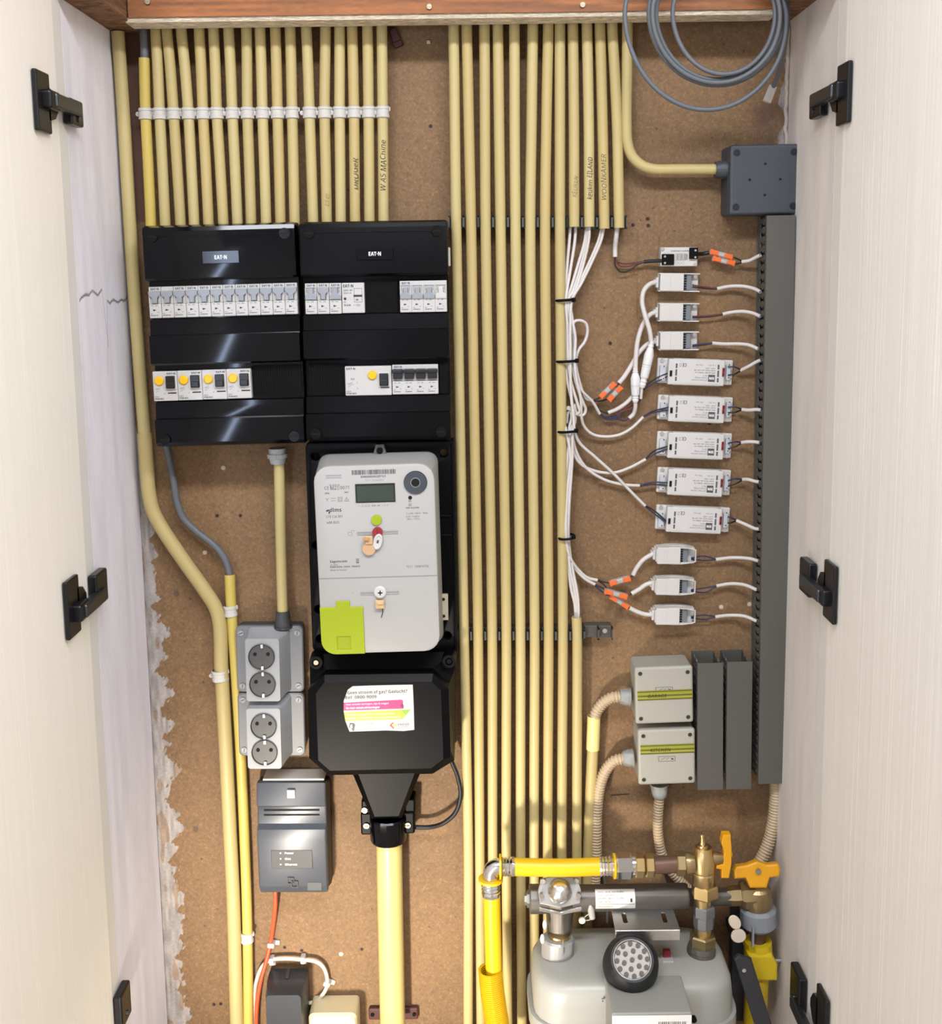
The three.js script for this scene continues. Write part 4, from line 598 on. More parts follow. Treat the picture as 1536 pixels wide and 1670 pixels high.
smallClip(442, 1541, 'white clip with steel screw on the orange cable', 1.45); smallClip(443, 1567, 'white clip where the pale cable passes the orange cable', 0.1); smallClip(494, 1565, 'white clip at the middle of the pale looped cable', 0.05); smallClip(533, 1604, 'white clip at the bend of the pale looped cable by the cream socket', 1.2);
tag(mesh('pale_cable', tube(PS([[413, 1750], [414, 1680], [414, 1630], [418, 1600], [427, 1577], [440, 1566], [465, 1563], [494, 1565], [515, 1568], [527, 1577], [533, 1593], [533, 1608], [526, 1622], [514, 1633], [499, 1637], [485, 1640]], 0.01), 0.003, 90, 12), M(0xd6cbb4, 0.5)), 'pale beige cable looping over the black adapter to the socket', 'cable');
{ // plug-in adapter and cream socket at the bottom edge
  const f = R(434, 1622, 493, 1720, 0.07), b = R(437, 1596, 501, 1680, 0.03), o = thing('power_adapter', 'black power adapter plugged in below the pale cable loop', 'adapter', V(f.x, f.y, 0));
  mesh('housing', loftZ([[b.x - f.x, b.y - f.y, b.w, b.h, 0.004, 0.005], [b.x - f.x, b.y - f.y, b.w, b.h, 0.004, 0.03], [0, 0, f.w * 1.02, f.h, 0.006, 0.064], [0, 0, f.w * 0.96, f.h * 0.97, 0.006, 0.07]]), M(0x2e3136, 0.35), o);
  mesh('top_rib', rb(0.006, 0.003, 0.022, 0.001, (b.x - f.x) * 0.8, b.h / 2 + b.y - f.y + 0.001, 0.02), M(0x3a3d42, 0.4), o);
  const g = R(504, 1655, 582, 1745, 0.055), c = R(510, 1626, 587, 1700, 0.005), s = thing('cream_socket', 'cream surface socket box beside the black adapter', 'socket', V(g.x, g.y, 0));
  mesh('socket_body', loftZ([[c.x - g.x, c.y - g.y, c.w, c.h, 0.006, 0.001], [(c.x - g.x) * 0.4, (c.y - g.y) * 0.5, (c.w + g.w) / 2, (c.h + g.h) / 2, 0.008, 0.03], [0, 0, g.w, g.h, 0.009, 0.05], [0, 0, g.w * 0.93, g.h * 0.94, 0.009, 0.055]]), MAT.cream, s);
  mesh('socket_ring', new THREE.TorusGeometry(0.027, 0.0015, 10, 40).translate(0, 0, 0.055), MAT.cream, s);
}

// ---------------------------------------------------------------- right side: dark junction box, trunking, grey junction boxes
{
  const zf = 0.05, q = Q([1193, 236], [1306, 234], [1303, 349], [1187, 351], zf), o = thing('junction_box', 'dark grey square junction box at the top of the slotted trunking', 'junction box', V(q.x, q.y, 0), q.turn), { w, h } = q;
  mesh('body', loftZ([[-0.001, 0, w * 1.005, h * 1.0, 0.005, 0.001], [0, 0, w, h, 0.005, zf - 0.012]]), MAT.darkBox, o);
  mesh('lid', rb(w, h, 0.012, 0.004, 0, 0, zf - 0.0055), MAT.darkBox, o);
  for (const [x, y] of [[-1, 1], [1, 1], [-1, -1], [1, -1]]) mesh('lid_screw', disc(0.0048, 0.001, x * (w / 2 - 0.009), y * (h / 2 - 0.011), zf + 0.0006, 20), M(0x0b1022, 0.4), o);
  for (const [x, y] of [[0, 0.021], [0, -0.021], [-0.021, 0], [0.021, 0]]) mesh('dimple', disc(0.0018, 0.0008, x, y, zf + 0.0005, 12), MAT.hole, o);
  const a = P(1166, 276.5, CZ), b = P(1185, 276.5, CZ); mesh('inlet', turned(V(a.x - q.x, a.y - q.y, CZ), V(b.x - q.x, b.y - q.y, CZ), [[0, 0.0082], [0, 0.011], [0.6, 0.0125], [1, 0.0125], [1, 0.0082]], 24), MAT.darkBox, o);
}
function trunking(label, topL, topR, botL, botR, zf, open, pitch, withFingers, sides) {
  const tl = P(...topL, zf), tr = P(...topR, zf), bl = P(...botL, zf), br = P(...botR, zf), cx = (tl.x + tr.x + bl.x + br.x) / 4, yT = (tl.y + tr.y) / 2, yB = (bl.y + br.y) / 2, w = (tr.x - tl.x + br.x - bl.x) / 2, h = yT - yB;
  const o = thing('cable_trunking', label, 'trunking', V(cx, yB, 0), 0, 'grey slotted trunking'), t = 0.0016;
  o.rotation.z = -Math.atan2((tl.x + tr.x - bl.x - br.x) / 2, h);
  mesh('cover', [bx(w, h, t, 0, h / 2, zf - t / 2), bx(t, h, 0.007, -w / 2 + t / 2, h / 2, zf - 0.0045), bx(t, h, 0.007, w / 2 - t / 2, h / 2, zf - 0.0045)], MAT.trunk, o);
  mesh('back_plate', bx(w - 0.003, h, 0.0018, 0, h / 2, 0.0014), MAT.trunk, o);
  for (const s of [-1, 1]) {
    const x = s * (w / 2 - 0.003);
    mesh('lower_wall', bx(t, h, 0.012, x, h / 2, 0.0065), MAT.trunk, o);
    if (!withFingers) { mesh('wall', bx(t, h, zf - 0.014, x, h / 2, 0.0125 + (zf - 0.014) / 2), MAT.trunk, o); continue; }
    // the comb of fingers, slots between them narrow in the middle and wide at both ends
    const n = Math.floor(h / pitch), zz0 = 0.0125, L = zf - 0.002 - zz0, W = pitch;
    const half = [[0, 0.5], [0.1, 0.5], [0.12, 0.24], [0.34, 0.22], [0.38, 0.38], [0.5, 0.38], [0.54, 0.17], [0.88, 0.17], [0.92, 0.3], [1, 0.3]];
    const shape = [...half.map(([a, b]) => [a * L, b * W]), ...half.map(([a, b]) => [a * L, -b * W]).reverse()].reverse();
    const fg = ext(shape, t, 0).rotateY(-Math.PI / 2).translate(t / 2, 0, zz0);
    for (let i = 0; i < n; i++) { const m = mesh('finger', fg, MAT.trunk, o); m.position.set(x, (i + 0.5) * h / n, 0); }
  }
  return o;
}
const tk = trunking('long grey slotted trunking running down beside the right wall', [1253.5, 352], [1302, 350], [1241, 1279], [1283, 1277], 0.06, false, 0.0128, true);
trunking('short open grey trunking beside the two pale junction boxes', [1139, 1082], [1181, 1081], [1139, 1289], [1180, 1287], 0.055, true, 0.0128, true);
trunking('short open grey trunking beside the long slotted trunking', [1187, 1080], [1228, 1079], [1185, 1288], [1226, 1286], 0.055, true, 0.0128, true);
function paleBox(label, front, tapeText, tapeV, sym, zf) {
  const q = Q(...front, zf), o = thing('junction_box', label, 'junction box', V(q.x, q.y, 0), q.turn, 'pale grey junction boxes'), { w, h } = q;
  mesh('body', loftZ([[0.0, 0, w * 0.99, h * 0.985, 0.006, 0.001], [0, 0, w * 0.99, h * 0.985, 0.006, zf - 0.008]]), MAT.lightGrey, o);
  mesh('lid', rb(w, h, 0.0095, 0.004, 0, 0, zf - 0.0045), M(0xa3a094, 0.45), o);
  for (const [x, y] of [[-1, 1], [1, 1], [-1, -1], [1, -1]]) { const s = mesh('lid_screw', new THREE.TorusGeometry(0.0032, 0.0009, 8, 20).translate(x * (w / 2 - 0.008), y * (h / 2 - 0.009), zf), MAT.lightGrey, o); mesh('screw_hole', disc(0.003, 0.0008, x * (w / 2 - 0.008), y * (h / 2 - 0.009), zf + 0.0005, 16), M(0x2a2824, 0.5), s); }
  const tex = colourTex(512, 96, (g, W, H) => { g.fillStyle = '#98963e'; g.fillRect(0, 0, W, H); g.fillStyle = '#5c5e0c'; g.fillRect(0, 4, W, 14); g.fillRect(0, 44, W, 18); g.fillRect(0, 82, W, 14); g.fillStyle = '#8b8d26'; g.fillRect(0, 24, W, 10); g.fillStyle = 'rgba(38,40,10,.8)'; g.font = 'bold 46px sans-serif'; g.save(); g.translate(90, 72); g.transform(1, 0, -0.15, 1, 0, 0); g.fillText(tapeText, 0, 0); g.restore(); });
  const y = h / 2 - tapeV * h, tp = mesh('tape', rb(w * 0.94, h * 0.17, 0.0008, 0.0003, 0.001, y, zf + 0.0006), new THREE.MeshStandardMaterial({ map: tex, roughness: 0.4 }), o); tp.rotation.z = 0.006;
  const st = maskTex(128, 48, (g) => { g.lineWidth = 3; g.strokeRect(3, 3, 122, 42); g.font = 'bold 26px sans-serif'; g.beginPath(); g.moveTo(20, 32); g.lineTo(56, 12); g.moveTo(60, 30); g.lineTo(80, 14); g.moveTo(92, 14); g.lineTo(112, 34); g.stroke(); g.fillRect(96, 20, 18, 12); });
  mesh('symbol', plane(w * 0.3, h * 0.1, 0, h / 2 - sym * h, zf + 0.0003), ink(st, 0x3c3a34), o);
  return [o, q];
}
const [j1, jq1] = paleBox('upper pale grey junction box with striped yellow tape', [[1034, 1089], [1130, 1086], [1131, 1178], [1037, 1182]], 'GARAGE', 0.49, 0.4, 0.052), [j2, jq2] = paleBox('lower pale grey junction box with striped yellow tape above its symbol', [[1039, 1191], [1134, 1188], [1134, 1278], [1042, 1281]], 'KITCHEN', 0.35, 0.53, 0.052);
function gland(label, a, b, r) { const o = thing('cable_gland', label, 'gland'); mesh('gland_body', turned(a, b, [[0, 0], [0, r * 0.72], [0.1, r * 0.85], [0.55, r], [1, r], [1, 0]], 28), M(0x90918d, 0.45), o); mesh('flange', turned(b.clone().lerp(a, 0.12), b, [[0, 0], [0, r * 1.12], [1, r * 1.12], [1, 0]], 28), M(0x90918d, 0.45), o); }
const GZ = 0.028;
gland('pale gland on the side of the upper junction box', P(1010, 1136, GZ), P(1027, 1137, GZ), 0.0125); gland('pale gland on the side of the lower junction box', P(1015, 1237, GZ), P(1032, 1236, GZ), 0.0125); gland('pale rounded gland under the lower junction box', P(1075.5, 1300, GZ), P(1075, 1278, GZ), 0.0125);
const corM = M(0xb7a283, 0.5);
const cord = (label, pts, r = 0.0088) => tag(mesh('corrugated_conduit', corrugated(PS(pts), r), corM), label, 'conduit', 'beige corrugated conduits');
cord('beige corrugated conduit bending from the upper junction box into a yellow sleeve', [[1011, 1136, GZ], [997, 1138, GZ], [983, 1147, 0.026], [973, 1160, 0.024], [969, 1172, 0.023]]);
cord('beige corrugated conduit sweeping down from the side of the lower junction box', [[1017, 1237, GZ], [1002, 1241, GZ], [988, 1256, 0.026], [978, 1282, 0.024], [973, 1320, 0.023], [972, 1370, 0.023], [972, 1405, 0.023], [970, 1432, 0.023], [968, 1470, 0.023]]);
cord('beige corrugated conduit dropping from under the lower junction box behind the gas pipe', [[1075.5, 1299, GZ], [1073, 1325, 0.026], [1073, 1360, 0.024], [1080, 1395, 0.022], [1094, 1420, 0.022], [1112, 1440, 0.022], [1128, 1456, 0.022], [1140, 1470, 0.022]], 0.0078);
cord('beige corrugated conduit leaving the bottom of the long trunking', [[1264.5, 1270, 0.034], [1265, 1300, 0.034], [1262, 1335, 0.034], [1256, 1365, 0.034], [1246, 1392, 0.036], [1232, 1420, 0.036], [1220, 1450, 0.03]], 0.0098);
{ const o = conduit('yellow sleeve joining the corrugated conduit to a straight conduit', PS([[968.5, 1167], [966.5, 1222]], 0.022), 0.0099, M(0xe0cf86, 0.45), null, 4); conduit('cream conduit below the yellow sleeve beside the long bank', PS([[967, 1212], [963, 1300], [959, 1400], [957, 1460], [956, 1560]], 0.022), 0.0085, MAT.conduit[4], null, 30); }

// ---------------------------------------------------------------- LED drivers
const WZ = 0.012;
const strand = (pts, r = 0.0011) => tube(PS(pts, WZ), r, Math.max(10, pts.length * 6), 8);
function whiteCable(label, sheath, wires, r = 0.0026, group) { // sheath and bare wires in photograph pixels
  const o = thing('white_cable', label, 'cable', null, 0, group); sheath.forEach((p) => mesh('sheath', tube(PS(p, WZ), r, Math.max(16, p.length * 8), 10), MAT.whiteCable, o));
  (wires || []).forEach(([c, p]) => mesh(c === 'k' ? 'black_wire' : c === 'b' ? 'blue_wire' : 'brown_wire', strand(p), { k: MAT.wireBlack, b: MAT.wireBlue, n: MAT.wireBrown }[c], o)); return o;
}
{ // driver with black terminal covers
  const z = 0.018, q = Q([1077.6, 403], [1138, 403.5], [1137, 433.8], [1077, 435], z), o = thing('led_driver', 'white LED driver with two black terminal covers, topmost on the board', 'driver', V(q.x, q.y, 0), q.turn), { w, h } = q;
  mesh('case', rb(w, h, z, 0.0012, 0, 0, z / 2), MAT.white, o);
  mesh('terminal_cover', rb(w * 0.33, h * 0.58, 0.005, 0.001, -w * 0.31, -h * 0.14, z + 0.002), MAT.blackMatte, o); mesh('terminal_cover', rb(w * 0.23, h * 0.6, 0.005, 0.001, w * 0.38, h * 0.18, z + 0.002), MAT.blackMatte, o);
  for (const [x, y] of [[-0.4, 0.02], [-0.4, -0.32], [0.42, 0.33], [0.42, -0.03]]) mesh('cover_screw', disc(0.0015, 0.001, x * w, y * h, z + 0.005, 10), MAT.steel, o);
  for (const [x, y] of [[-0.46, 0.42], [0.44, -0.4]]) mesh('fixing_screw', disc(0.0026, 0.0016, x * w, y * h, z + 0.0006, 14), MAT.steel, o);
  const t = maskTex(256, 128, (g) => { g.font = '14px sans-serif'; g.fillText('CONSTANT CURRENT DRIVER', 70, 30); g.strokeRect(104, 42, 70, 46); for (let i = 0; i < 5; i++) g.fillText('IN 220-240V', 110, 54 + i * 8); for (const x of [112, 134, 156]) { g.beginPath(); g.arc(x, 106, 9, 0, 7); g.stroke(); } });
  mesh('print', plane(w, h, 0, 0, z + 0.0003), ink(t, 0x77746f), o);
}
const smallPrint = null;
function smallDriver(label, c, round) {
  const z = round ? 0.026 : 0.02, q = Q(...c, z), o = thing('led_driver', label, 'driver', V(q.x, q.y, 0), q.turn, round ? 'rounded small LED drivers' : 'square small LED drivers'), { w, h } = q;
  if (round) {
    const out = []; for (let i = 0; i <= 10; i++) out.push([-w / 2 + w * i / 10, h / 2 - 0.004 * Math.pow(Math.abs(i / 5 - 1), 2.2)]); for (let i = 10; i >= 0; i--) out.push([-w / 2 + w * i / 10, -h / 2 + 0.004 * Math.pow(Math.abs(i / 5 - 1), 2.2)]);
    mesh('tray', ext(out.reverse(), 0.012, 0.0006, 0.0005), MAT.white, o); mesh('rim', ext(out, 0.004, 0.0006, z - 0.0045, [out.map(([x, y]) => [x * 0.94, y * 0.9]).reverse()]), MAT.white, o);
    mesh('side_wall', [bx(w * 0.9, 0.0015, z - 0.014, 0, h / 2 - 0.0022, 0.012 + (z - 0.015) / 2), bx(w * 0.9, 0.0015, z - 0.014, 0, -h / 2 + 0.0022, 0.012 + (z - 0.015) / 2)], MAT.white, o);
  } else mesh('tray', [rb(w, h, 0.006, 0.001, 0, 0, 0.0035), bx(w, 0.0014, z - 0.002, 0, h / 2 - 0.0007, z / 2), bx(w, 0.0014, z - 0.002, 0, -h / 2 + 0.0007, z / 2)], MAT.white, o);
  mesh('cover', rb(w * 0.58, h * 0.94, z - 0.004, 0.0012, -w * 0.185, 0, z / 2 + 0.003), MAT.white, o);
  mesh('cover_step', bx(0.0005, h * 0.9, 0.0004, -w * 0.22, 0, z + 0.0011), MAT.clipWhite, o);
  const tb = mesh('terminal_block', rb(w * 0.19, h * 0.86, z * 0.72, 0.001, w * 0.21, 0, z * 0.36 + 0.002), M(0x6f7478, 0.5), o);
  for (let i = 0; i < 6; i++) mesh('terminal_slot', bx(w * 0.07, h * 0.09, 0.0006, w * 0.145, (i - 2.5) * h * 0.135, z * 0.72 + 0.0022), MAT.hole, tb);
  mesh('fixing_screw', disc(0.0026, 0.002, w * 0.42, h * 0.32, 0.0072, 14), MAT.steel, o);
  mesh('cable_boss', [rb(w * 0.07, h * 0.56, z * 0.7, 0.001, -w * 0.525, -h * 0.02, z * 0.4), rb(w * 0.05, h * 0.26, z * 0.5, 0.001, -w * 0.58, h * 0.02, z * 0.4)], MAT.white, o);
}
smallDriver('first small square white LED driver below the driver with black covers', [[1075, 445], [1142, 446], [1141, 476], [1074.5, 475.5]]); smallDriver('second small square white LED driver below the driver with black covers', [[1074, 494.5], [1141, 494.5], [1139.5, 525], [1073.7, 524]]); smallDriver('third small square white LED driver, just above the long drivers', [[1075, 541], [1140.5, 541], [1139.5, 571], [1074.5, 571.5]]);
smallDriver('first small rounded white LED driver below the five long drivers', [[1070, 892], [1136, 893], [1135, 921], [1070, 921]], true); smallDriver('second small rounded white LED driver below the five long drivers', [[1068, 943], [1135, 944], [1134, 972], [1068, 971]], true); smallDriver('third small rounded white LED driver, above the pale junction boxes', [[1068, 991], [1135, 992], [1134, 1020], [1068, 1020]], true);
const longTex = colourTex(768, 288, (g, W, H) => {
  pixels(g, W, H, (x, y) => { const v = 200 + 5 * (n3(x / 2, y / 2) - 0.5); return [v, v - 3, v - 7]; }); g.translate(W, H); g.rotate(Math.PI); g.fillStyle = '#55524f'; // the print stands upside down
  g.fillStyle = '#4a4a4c'; for (const x of [30, 710]) for (const [y, l] of [[24, 54], [92, 84], [190, 62]]) g.fillRect(x, y, 28, l);
  g.fillRect(92, 26, 110, 92); g.fillStyle = '#fff'; g.font = 'bold 44px sans-serif'; g.save(); g.translate(104, 88); g.fillText('ION', 0, 0); g.restore(); g.fillStyle = '#4c4a48';
  g.font = '27px sans-serif'; g.fillText('LED Power Converter', 214, 54); g.fillText('Constant Voltage', 214, 84); g.fillText('SM-12', 214, 114); g.font = 'bold 22px sans-serif'; g.fillText('INPUT 220-240V~  50/60Hz  0.1A', 92, 150); g.fillText('OUTPUT 12V DC  max. 1.25A  15W', 92, 180); g.fillText('ta 45°C   tc 80°C', 92, 208); g.font = '26px sans-serif'; g.fillText('F  M  SELV  ⌂  □  ▽  IP20  max', 92, 250); g.font = 'bold 62px sans-serif'; g.fillText('CE', 560, 256); g.strokeStyle = '#4c4a48'; g.lineWidth = 4; g.strokeRect(650, 214, 26, 34);
});
const longM = new THREE.MeshStandardMaterial({ map: longTex, roughness: 0.45 });
const LONG = [[[1073.7, 584.5], [1199, 588], [1196.7, 630.5], [1073.7, 626]], [[1074.3, 645], [1199, 649.4], [1196.5, 691], [1075, 686]], [[1073.7, 704.5], [1197.4, 709], [1195.4, 750], [1073, 746.5]], [[1074.3, 764], [1196.6, 769], [1192.5, 811.4], [1073, 806]], [[1072, 826], [1194.6, 830.6], [1191, 872], [1071, 866.4]]];
LONG.forEach((c, i) => {
  const z = 0.02, q = Q(...c, z), o = thing('led_driver', `${ORD[i]} long white LED driver below the small square drivers`, 'driver', V(q.x, q.y, 0), q.turn, 'long LED drivers'), { w, h } = q, bw = w * 0.74;
  mesh('tray', [rb(w, h * 0.98, 0.007, 0.002, 0, 0, 0.004)], MAT.white, o);
  mesh('body', [rb(bw, h, z - 0.005, 0.0016, 0, -h * 0.01, z / 2 + 0.002), rb(bw * 0.84, h * 1.04, z - 0.008, 0.0014, 0.001, -h * 0.01, z / 2 + 0.0015)], MAT.white, o);
  mesh('label', bx(bw * 0.84, h * 0.86, 0.0004, 0.001, 0, z - 0.0002), longM, o);
  mesh('end_terminal', rb(w * 0.08, h * 0.6, 0.006, 0.001, -w * 0.43, -h * 0.1, 0.0095), M(0xb9bcc0, 0.5), o); mesh('end_terminal', rb(w * 0.06, h * 0.6, 0.006, 0.001, w * 0.435, 0, 0.0095), M(0xb9bcc0, 0.5), o);
  for (const [x, y] of [[-0.42, 0.18], [-0.42, -0.3], [0.44, 0.32], [0.44, -0.18]]) mesh('terminal_screw', disc(0.0024, 0.0012, x * w, y * h, 0.0128, 12), MAT.white, o).userData.label = 'white ringed terminal screw';
  for (const [x, y] of [[-0.42, 0.18], [-0.42, -0.3], [0.44, 0.32], [0.44, -0.18]]) mesh('screw_hole', disc(0.001, 0.0004, x * w, y * h, 0.0136, 8), MAT.hole, o);
  for (const [x, y] of [[-0.44, 0.4], [0.44, -0.4]]) mesh('fixing_screw', disc(0.003, 0.0018, x * w, y * h, 0.008, 14), MAT.steel, o);
  mesh('adjust_slot', rb(0.0036, 0.0085, 0.001, 0.0005, -w * 0.335, -h * 0.07, z + 0.0002), MAT.hole, o); const rs = mesh('dip_switch', rb(0.0036, 0.0125, 0.0014, 0.0006, w * 0.352, h * 0.04, z + 0.0003), MAT.red, o); mesh('switch_dots', [bx(0.002, 0.003, 0.0004, w * 0.352, h * 0.04 + 0.0032, z + 0.0012), bx(0.002, 0.003, 0.0004, w * 0.352, h * 0.04 - 0.0032, z + 0.0012)], M(0x40080c, 0.5), rs);
});

// ---------------------------------------------------------------- white cables
const TZ = 0.03; // where the cables enter the slots of the trunking
whiteCable('white cable from the topmost driver into the long trunking', [[[1210, 427], [1222, 425, 0.018], [1232, 420, 0.024], [1240, 416, TZ]]], [['k', [[1197, 420], [1204, 423], [1211, 427]]], ['k', [[1200, 430], [1206, 429], [1211, 427]]]]);
whiteCable('white cable from the first small square driver into the long trunking', [[[1169, 471], [1190, 467], [1212, 467, 0.016], [1230, 471, 0.022], [1240, 476, TZ]]], [['n', [[1129, 465], [1148, 468], [1170, 471]]], ['k', [[1129, 468], [1150, 470.5], [1170, 471.5]]]]);
whiteCable('white cable from the second small square driver into the long trunking', [[[1178, 512.5], [1195, 509], [1212, 508, 0.016], [1228, 511, 0.022], [1240, 516, TZ]]], [['n', [[1129, 516], [1155, 515], [1179, 512]]], ['k', [[1129, 518], [1156, 516.5], [1179, 513]]]]);
whiteCable('white cable from the third small square driver into the long trunking', [[[1161, 559.5], [1180, 561], [1205, 561, 0.016], [1222, 563, 0.022], [1236, 569, TZ]]], [['b', [[1129, 563], [1146, 561], [1162, 559.5]]], ['k', [[1129, 565], [1147, 562.5], [1162, 560]]]]);
[[[1208, 604], [1220, 598], [1234, 590], 598, 612], [[1210, 668], [1221, 669], [1234, 668], 664, 673], [[1209, 722], [1220, 720.5], [1232, 721], 723, 732], [[1211, 782], [1220, 782], [1231, 785], 784, 793], [[1201, 849], [1215, 855], [1231, 862], 843, 853]].forEach(([a, b, c, y1, y2], i) => whiteCable(`short white cable from the ${ORD[i]} long driver into the long trunking`, [[a, [b[0], b[1], 0.02], [c[0], c[1], 0.026], [c[0] + 7, c[1] + (i ? 1 : -3), TZ]]], [['b', [[1187, y1, 0.014], [1199 - (i === 4 ? 8 : 0), (y1 + a[1]) / 2 - 2, 0.017], [a[0] + 1, a[1]]]], ['k', [[1187, y2, 0.014], [1198 - (i === 4 ? 8 : 0), (y2 + a[1]) / 2 + 2, 0.017], [a[0] + 1, a[1]]]]], 0.0026));
[[[1167, 912.5], [1195, 909.5], [1222, 911], [1237, 915], 910], [[1168, 955.5], [1192, 952], [1214, 954], [1234, 962], 962], [[1166, 1006], [1190, 1003.5], [1214, 1005], [1234, 1013], 1006]].forEach(([a, b, c, d, y], i) => whiteCable(`white cable from the ${ORD[i]} small rounded driver into the long trunking`, [[a, b, [...c, 0.02], [...d, TZ]]], [['b', [[1127, y, 0.014], [1148, y - 3], [a[0] + 1, a[1]]]], ['b', [[1127, y + 2, 0.014], [1150, y + 4], [a[0] + 1, a[1]]]]]));
// supply to the topmost driver
whiteCable('white cable with split dark ends hanging from the fourth short conduit', [[[1007, 366, 0.022], [1005, 385, 0.02], [1003, 405], [1003, 419]]], [['n', [[1003, 418], [1007, 427], [1020, 430], [1038, 428], [1052, 427]]], ['n', [[1003, 418], [1010, 433], [1025, 434], [1040, 429], [1052, 427]]], ['k', [[1003, 418], [1003, 432], [1012, 443], [1026, 441], [1040, 431], [1052, 427]]]], 0.0034);
tag(mesh('black_cable', tube(PS([[1050, 427], [1062, 426], [1084, 425, 0.02]], WZ), 0.0026, 14, 10), MAT.blackRubber), 'short black cable at the left terminal of the topmost driver', 'cable');
tag(mesh('black_cable', tube(PS([[1136, 414, 0.02], [1146, 414], [1156, 412]], WZ), 0.0029, 14, 10), MAT.blackRubber), 'short black cable between the topmost driver and orange connectors', 'cable');
function leverConnector(label, ax, ay, bx_, by_, z = 0.014) {
  const a = P(ax, ay, z), b = P(bx_, by_, z), L = a.distanceTo(b), o = thing('lever_connector', label, 'connector', V((a.x + b.x) / 2, (a.y + b.y) / 2, z), Math.atan2(b.y - a.y, b.x - a.x), 'clear connectors with orange levers');
  mesh('clear_body', [rb(L, 0.0075, 0.0085, 0.0015)], MAT.clear, o); mesh('contact', rb(L * 0.3, 0.004, 0.004, 0.0006), MAT.steel, o);
  for (const s of [-1, 1]) mesh('orange_lever', [rb(L * 0.34, 0.0066, 0.003, 0.001, s * L * 0.31, 0, 0.0046), rb(0.003, 0.0082, 0.006, 0.001, s * L * 0.44, 0, 0.003)], MAT.orange, o);
}
leverConnector('upper clear connector with orange levers beside the topmost driver', 1157, 410, 1194, 420); leverConnector('lower clear connector with orange levers beside the topmost driver', 1161, 421, 1198, 430);
leverConnector('clear orange-levered connector joining the third square driver, farther from the drivers', 978, 648, 1003, 624, 0.02); leverConnector('clear orange-levered connector joining the third square driver, nearer to the drivers', 992, 653, 1013, 630, 0.026);
leverConnector('uppermost clear orange-levered connector beside the rounded drivers', 993, 951, 1028, 942, 0.018); leverConnector('middle clear orange-levered connector beside the rounded drivers', 985, 963, 1023, 973, 0.022); leverConnector('lowest clear orange-levered connector beside the rounded drivers', 994, 971, 1025, 990, 0.016);
// leads of the square drivers with barrel plugs
whiteCable('thick white lead from the first square driver to the slanting barrel plug', [[[1071, 460, 0.012], [1060, 463, 0.016], [1050, 474, 0.02], [1047, 492, 0.022], [1052, 515, 0.026], [1059, 538, 0.028], [1062, 558, 0.026]]], [], 0.0034);
whiteCable('thick white lead from the second square driver to the upright barrel plug', [[[1070, 509, 0.012], [1060, 513, 0.014], [1048, 530, 0.016], [1040, 555, 0.018], [1037, 580, 0.02], [1036, 605, 0.022]]], [], 0.0034);
whiteCable('thick white lead from the third square driver to the orange connectors', [[[1069, 557, 0.012], [1058, 560, 0.014], [1042, 575, 0.015], [1030, 595, 0.016], [1018, 614, 0.018], [1009, 625, 0.02]]], [['k', [[1011, 623, 0.02], [1004, 631, 0.022]]], ['k', [[1010, 622, 0.02], [1010, 630, 0.024]]]], 0.0034);
function barrel(label, a, b, group) { const o = thing('barrel_plug', label, 'plug', null, 0, 'white barrel plugs'); mesh('barrel', turned(a, b, [[0, 0], [0, 0.0038], [0.08, 0.0034], [0.1, 0.0042], [0.14, 0.0036], [0.17, 0.0046], [0.3, 0.0068], [0.55, 0.0066], [0.56, 0.006], [0.57, 0.0066], [0.78, 0.0058], [0.8, 0.0045], [0.84, 0.0042], [0.86, 0.005], [0.9, 0.004], [0.93, 0.0048], [1, 0.0036], [1, 0]], 22), M(0xdad9d6, 0.4), o); mesh('seam_ring', turned(a.clone().lerp(b, 0.5), a.clone().lerp(b, 0.507), [[0, 0], [0, 0.00675], [1, 0.00675], [1, 0]], 22), MAT.midGrey, o); }
barrel('slanting white barrel plug below the third square driver lead', P(1063, 556, 0.026), P(1047, 632, 0.022)); barrel('upright white barrel plug above the brown wires', P(1036, 600, 0.022), P(1036, 656, 0.018));
whiteCable('thin white tail of the slanting barrel plug with dark ends', [[[1047, 630, 0.022], [1046, 640, 0.02], [1045, 650, 0.018]]], [['k', [[1048, 634, 0.018], [1062, 622, 0.014], [1080, 612, 0.012], [1092, 608, 0.014]]], ['b', [[1049, 636, 0.018], [1064, 626, 0.014], [1080, 618, 0.012], [1092, 612, 0.014]]], ['n', [[1045, 650], [1038, 660], [1022, 668], [1008, 674]]], ['n', [[1044, 650], [1036, 664], [1018, 670], [1004, 676]]]], 0.0022);
whiteCable('white tail of the upright barrel plug curling to the brown wires', [[[1036, 654, 0.018], [1036, 664, 0.016], [1033, 675], [1026, 682]]], [['n', [[1027, 682], [1015, 684], [1008, 678], [1012, 672], [1030, 660]]], ['b', [[1027, 681], [1018, 686], [1008, 682]]]], 0.003);
whiteCable('white cable rising from the bundle past the upright plug with stripped wires', [[[992, 673], [1006, 667, 0.014], [1020, 658, 0.014], [1031, 647, 0.012]]], [['b', [[978, 676], [988, 681], [1000, 681], [1012, 675]]], ['b', [[977, 675], [990, 684], [1004, 682], [1016, 672]]]], 0.003);
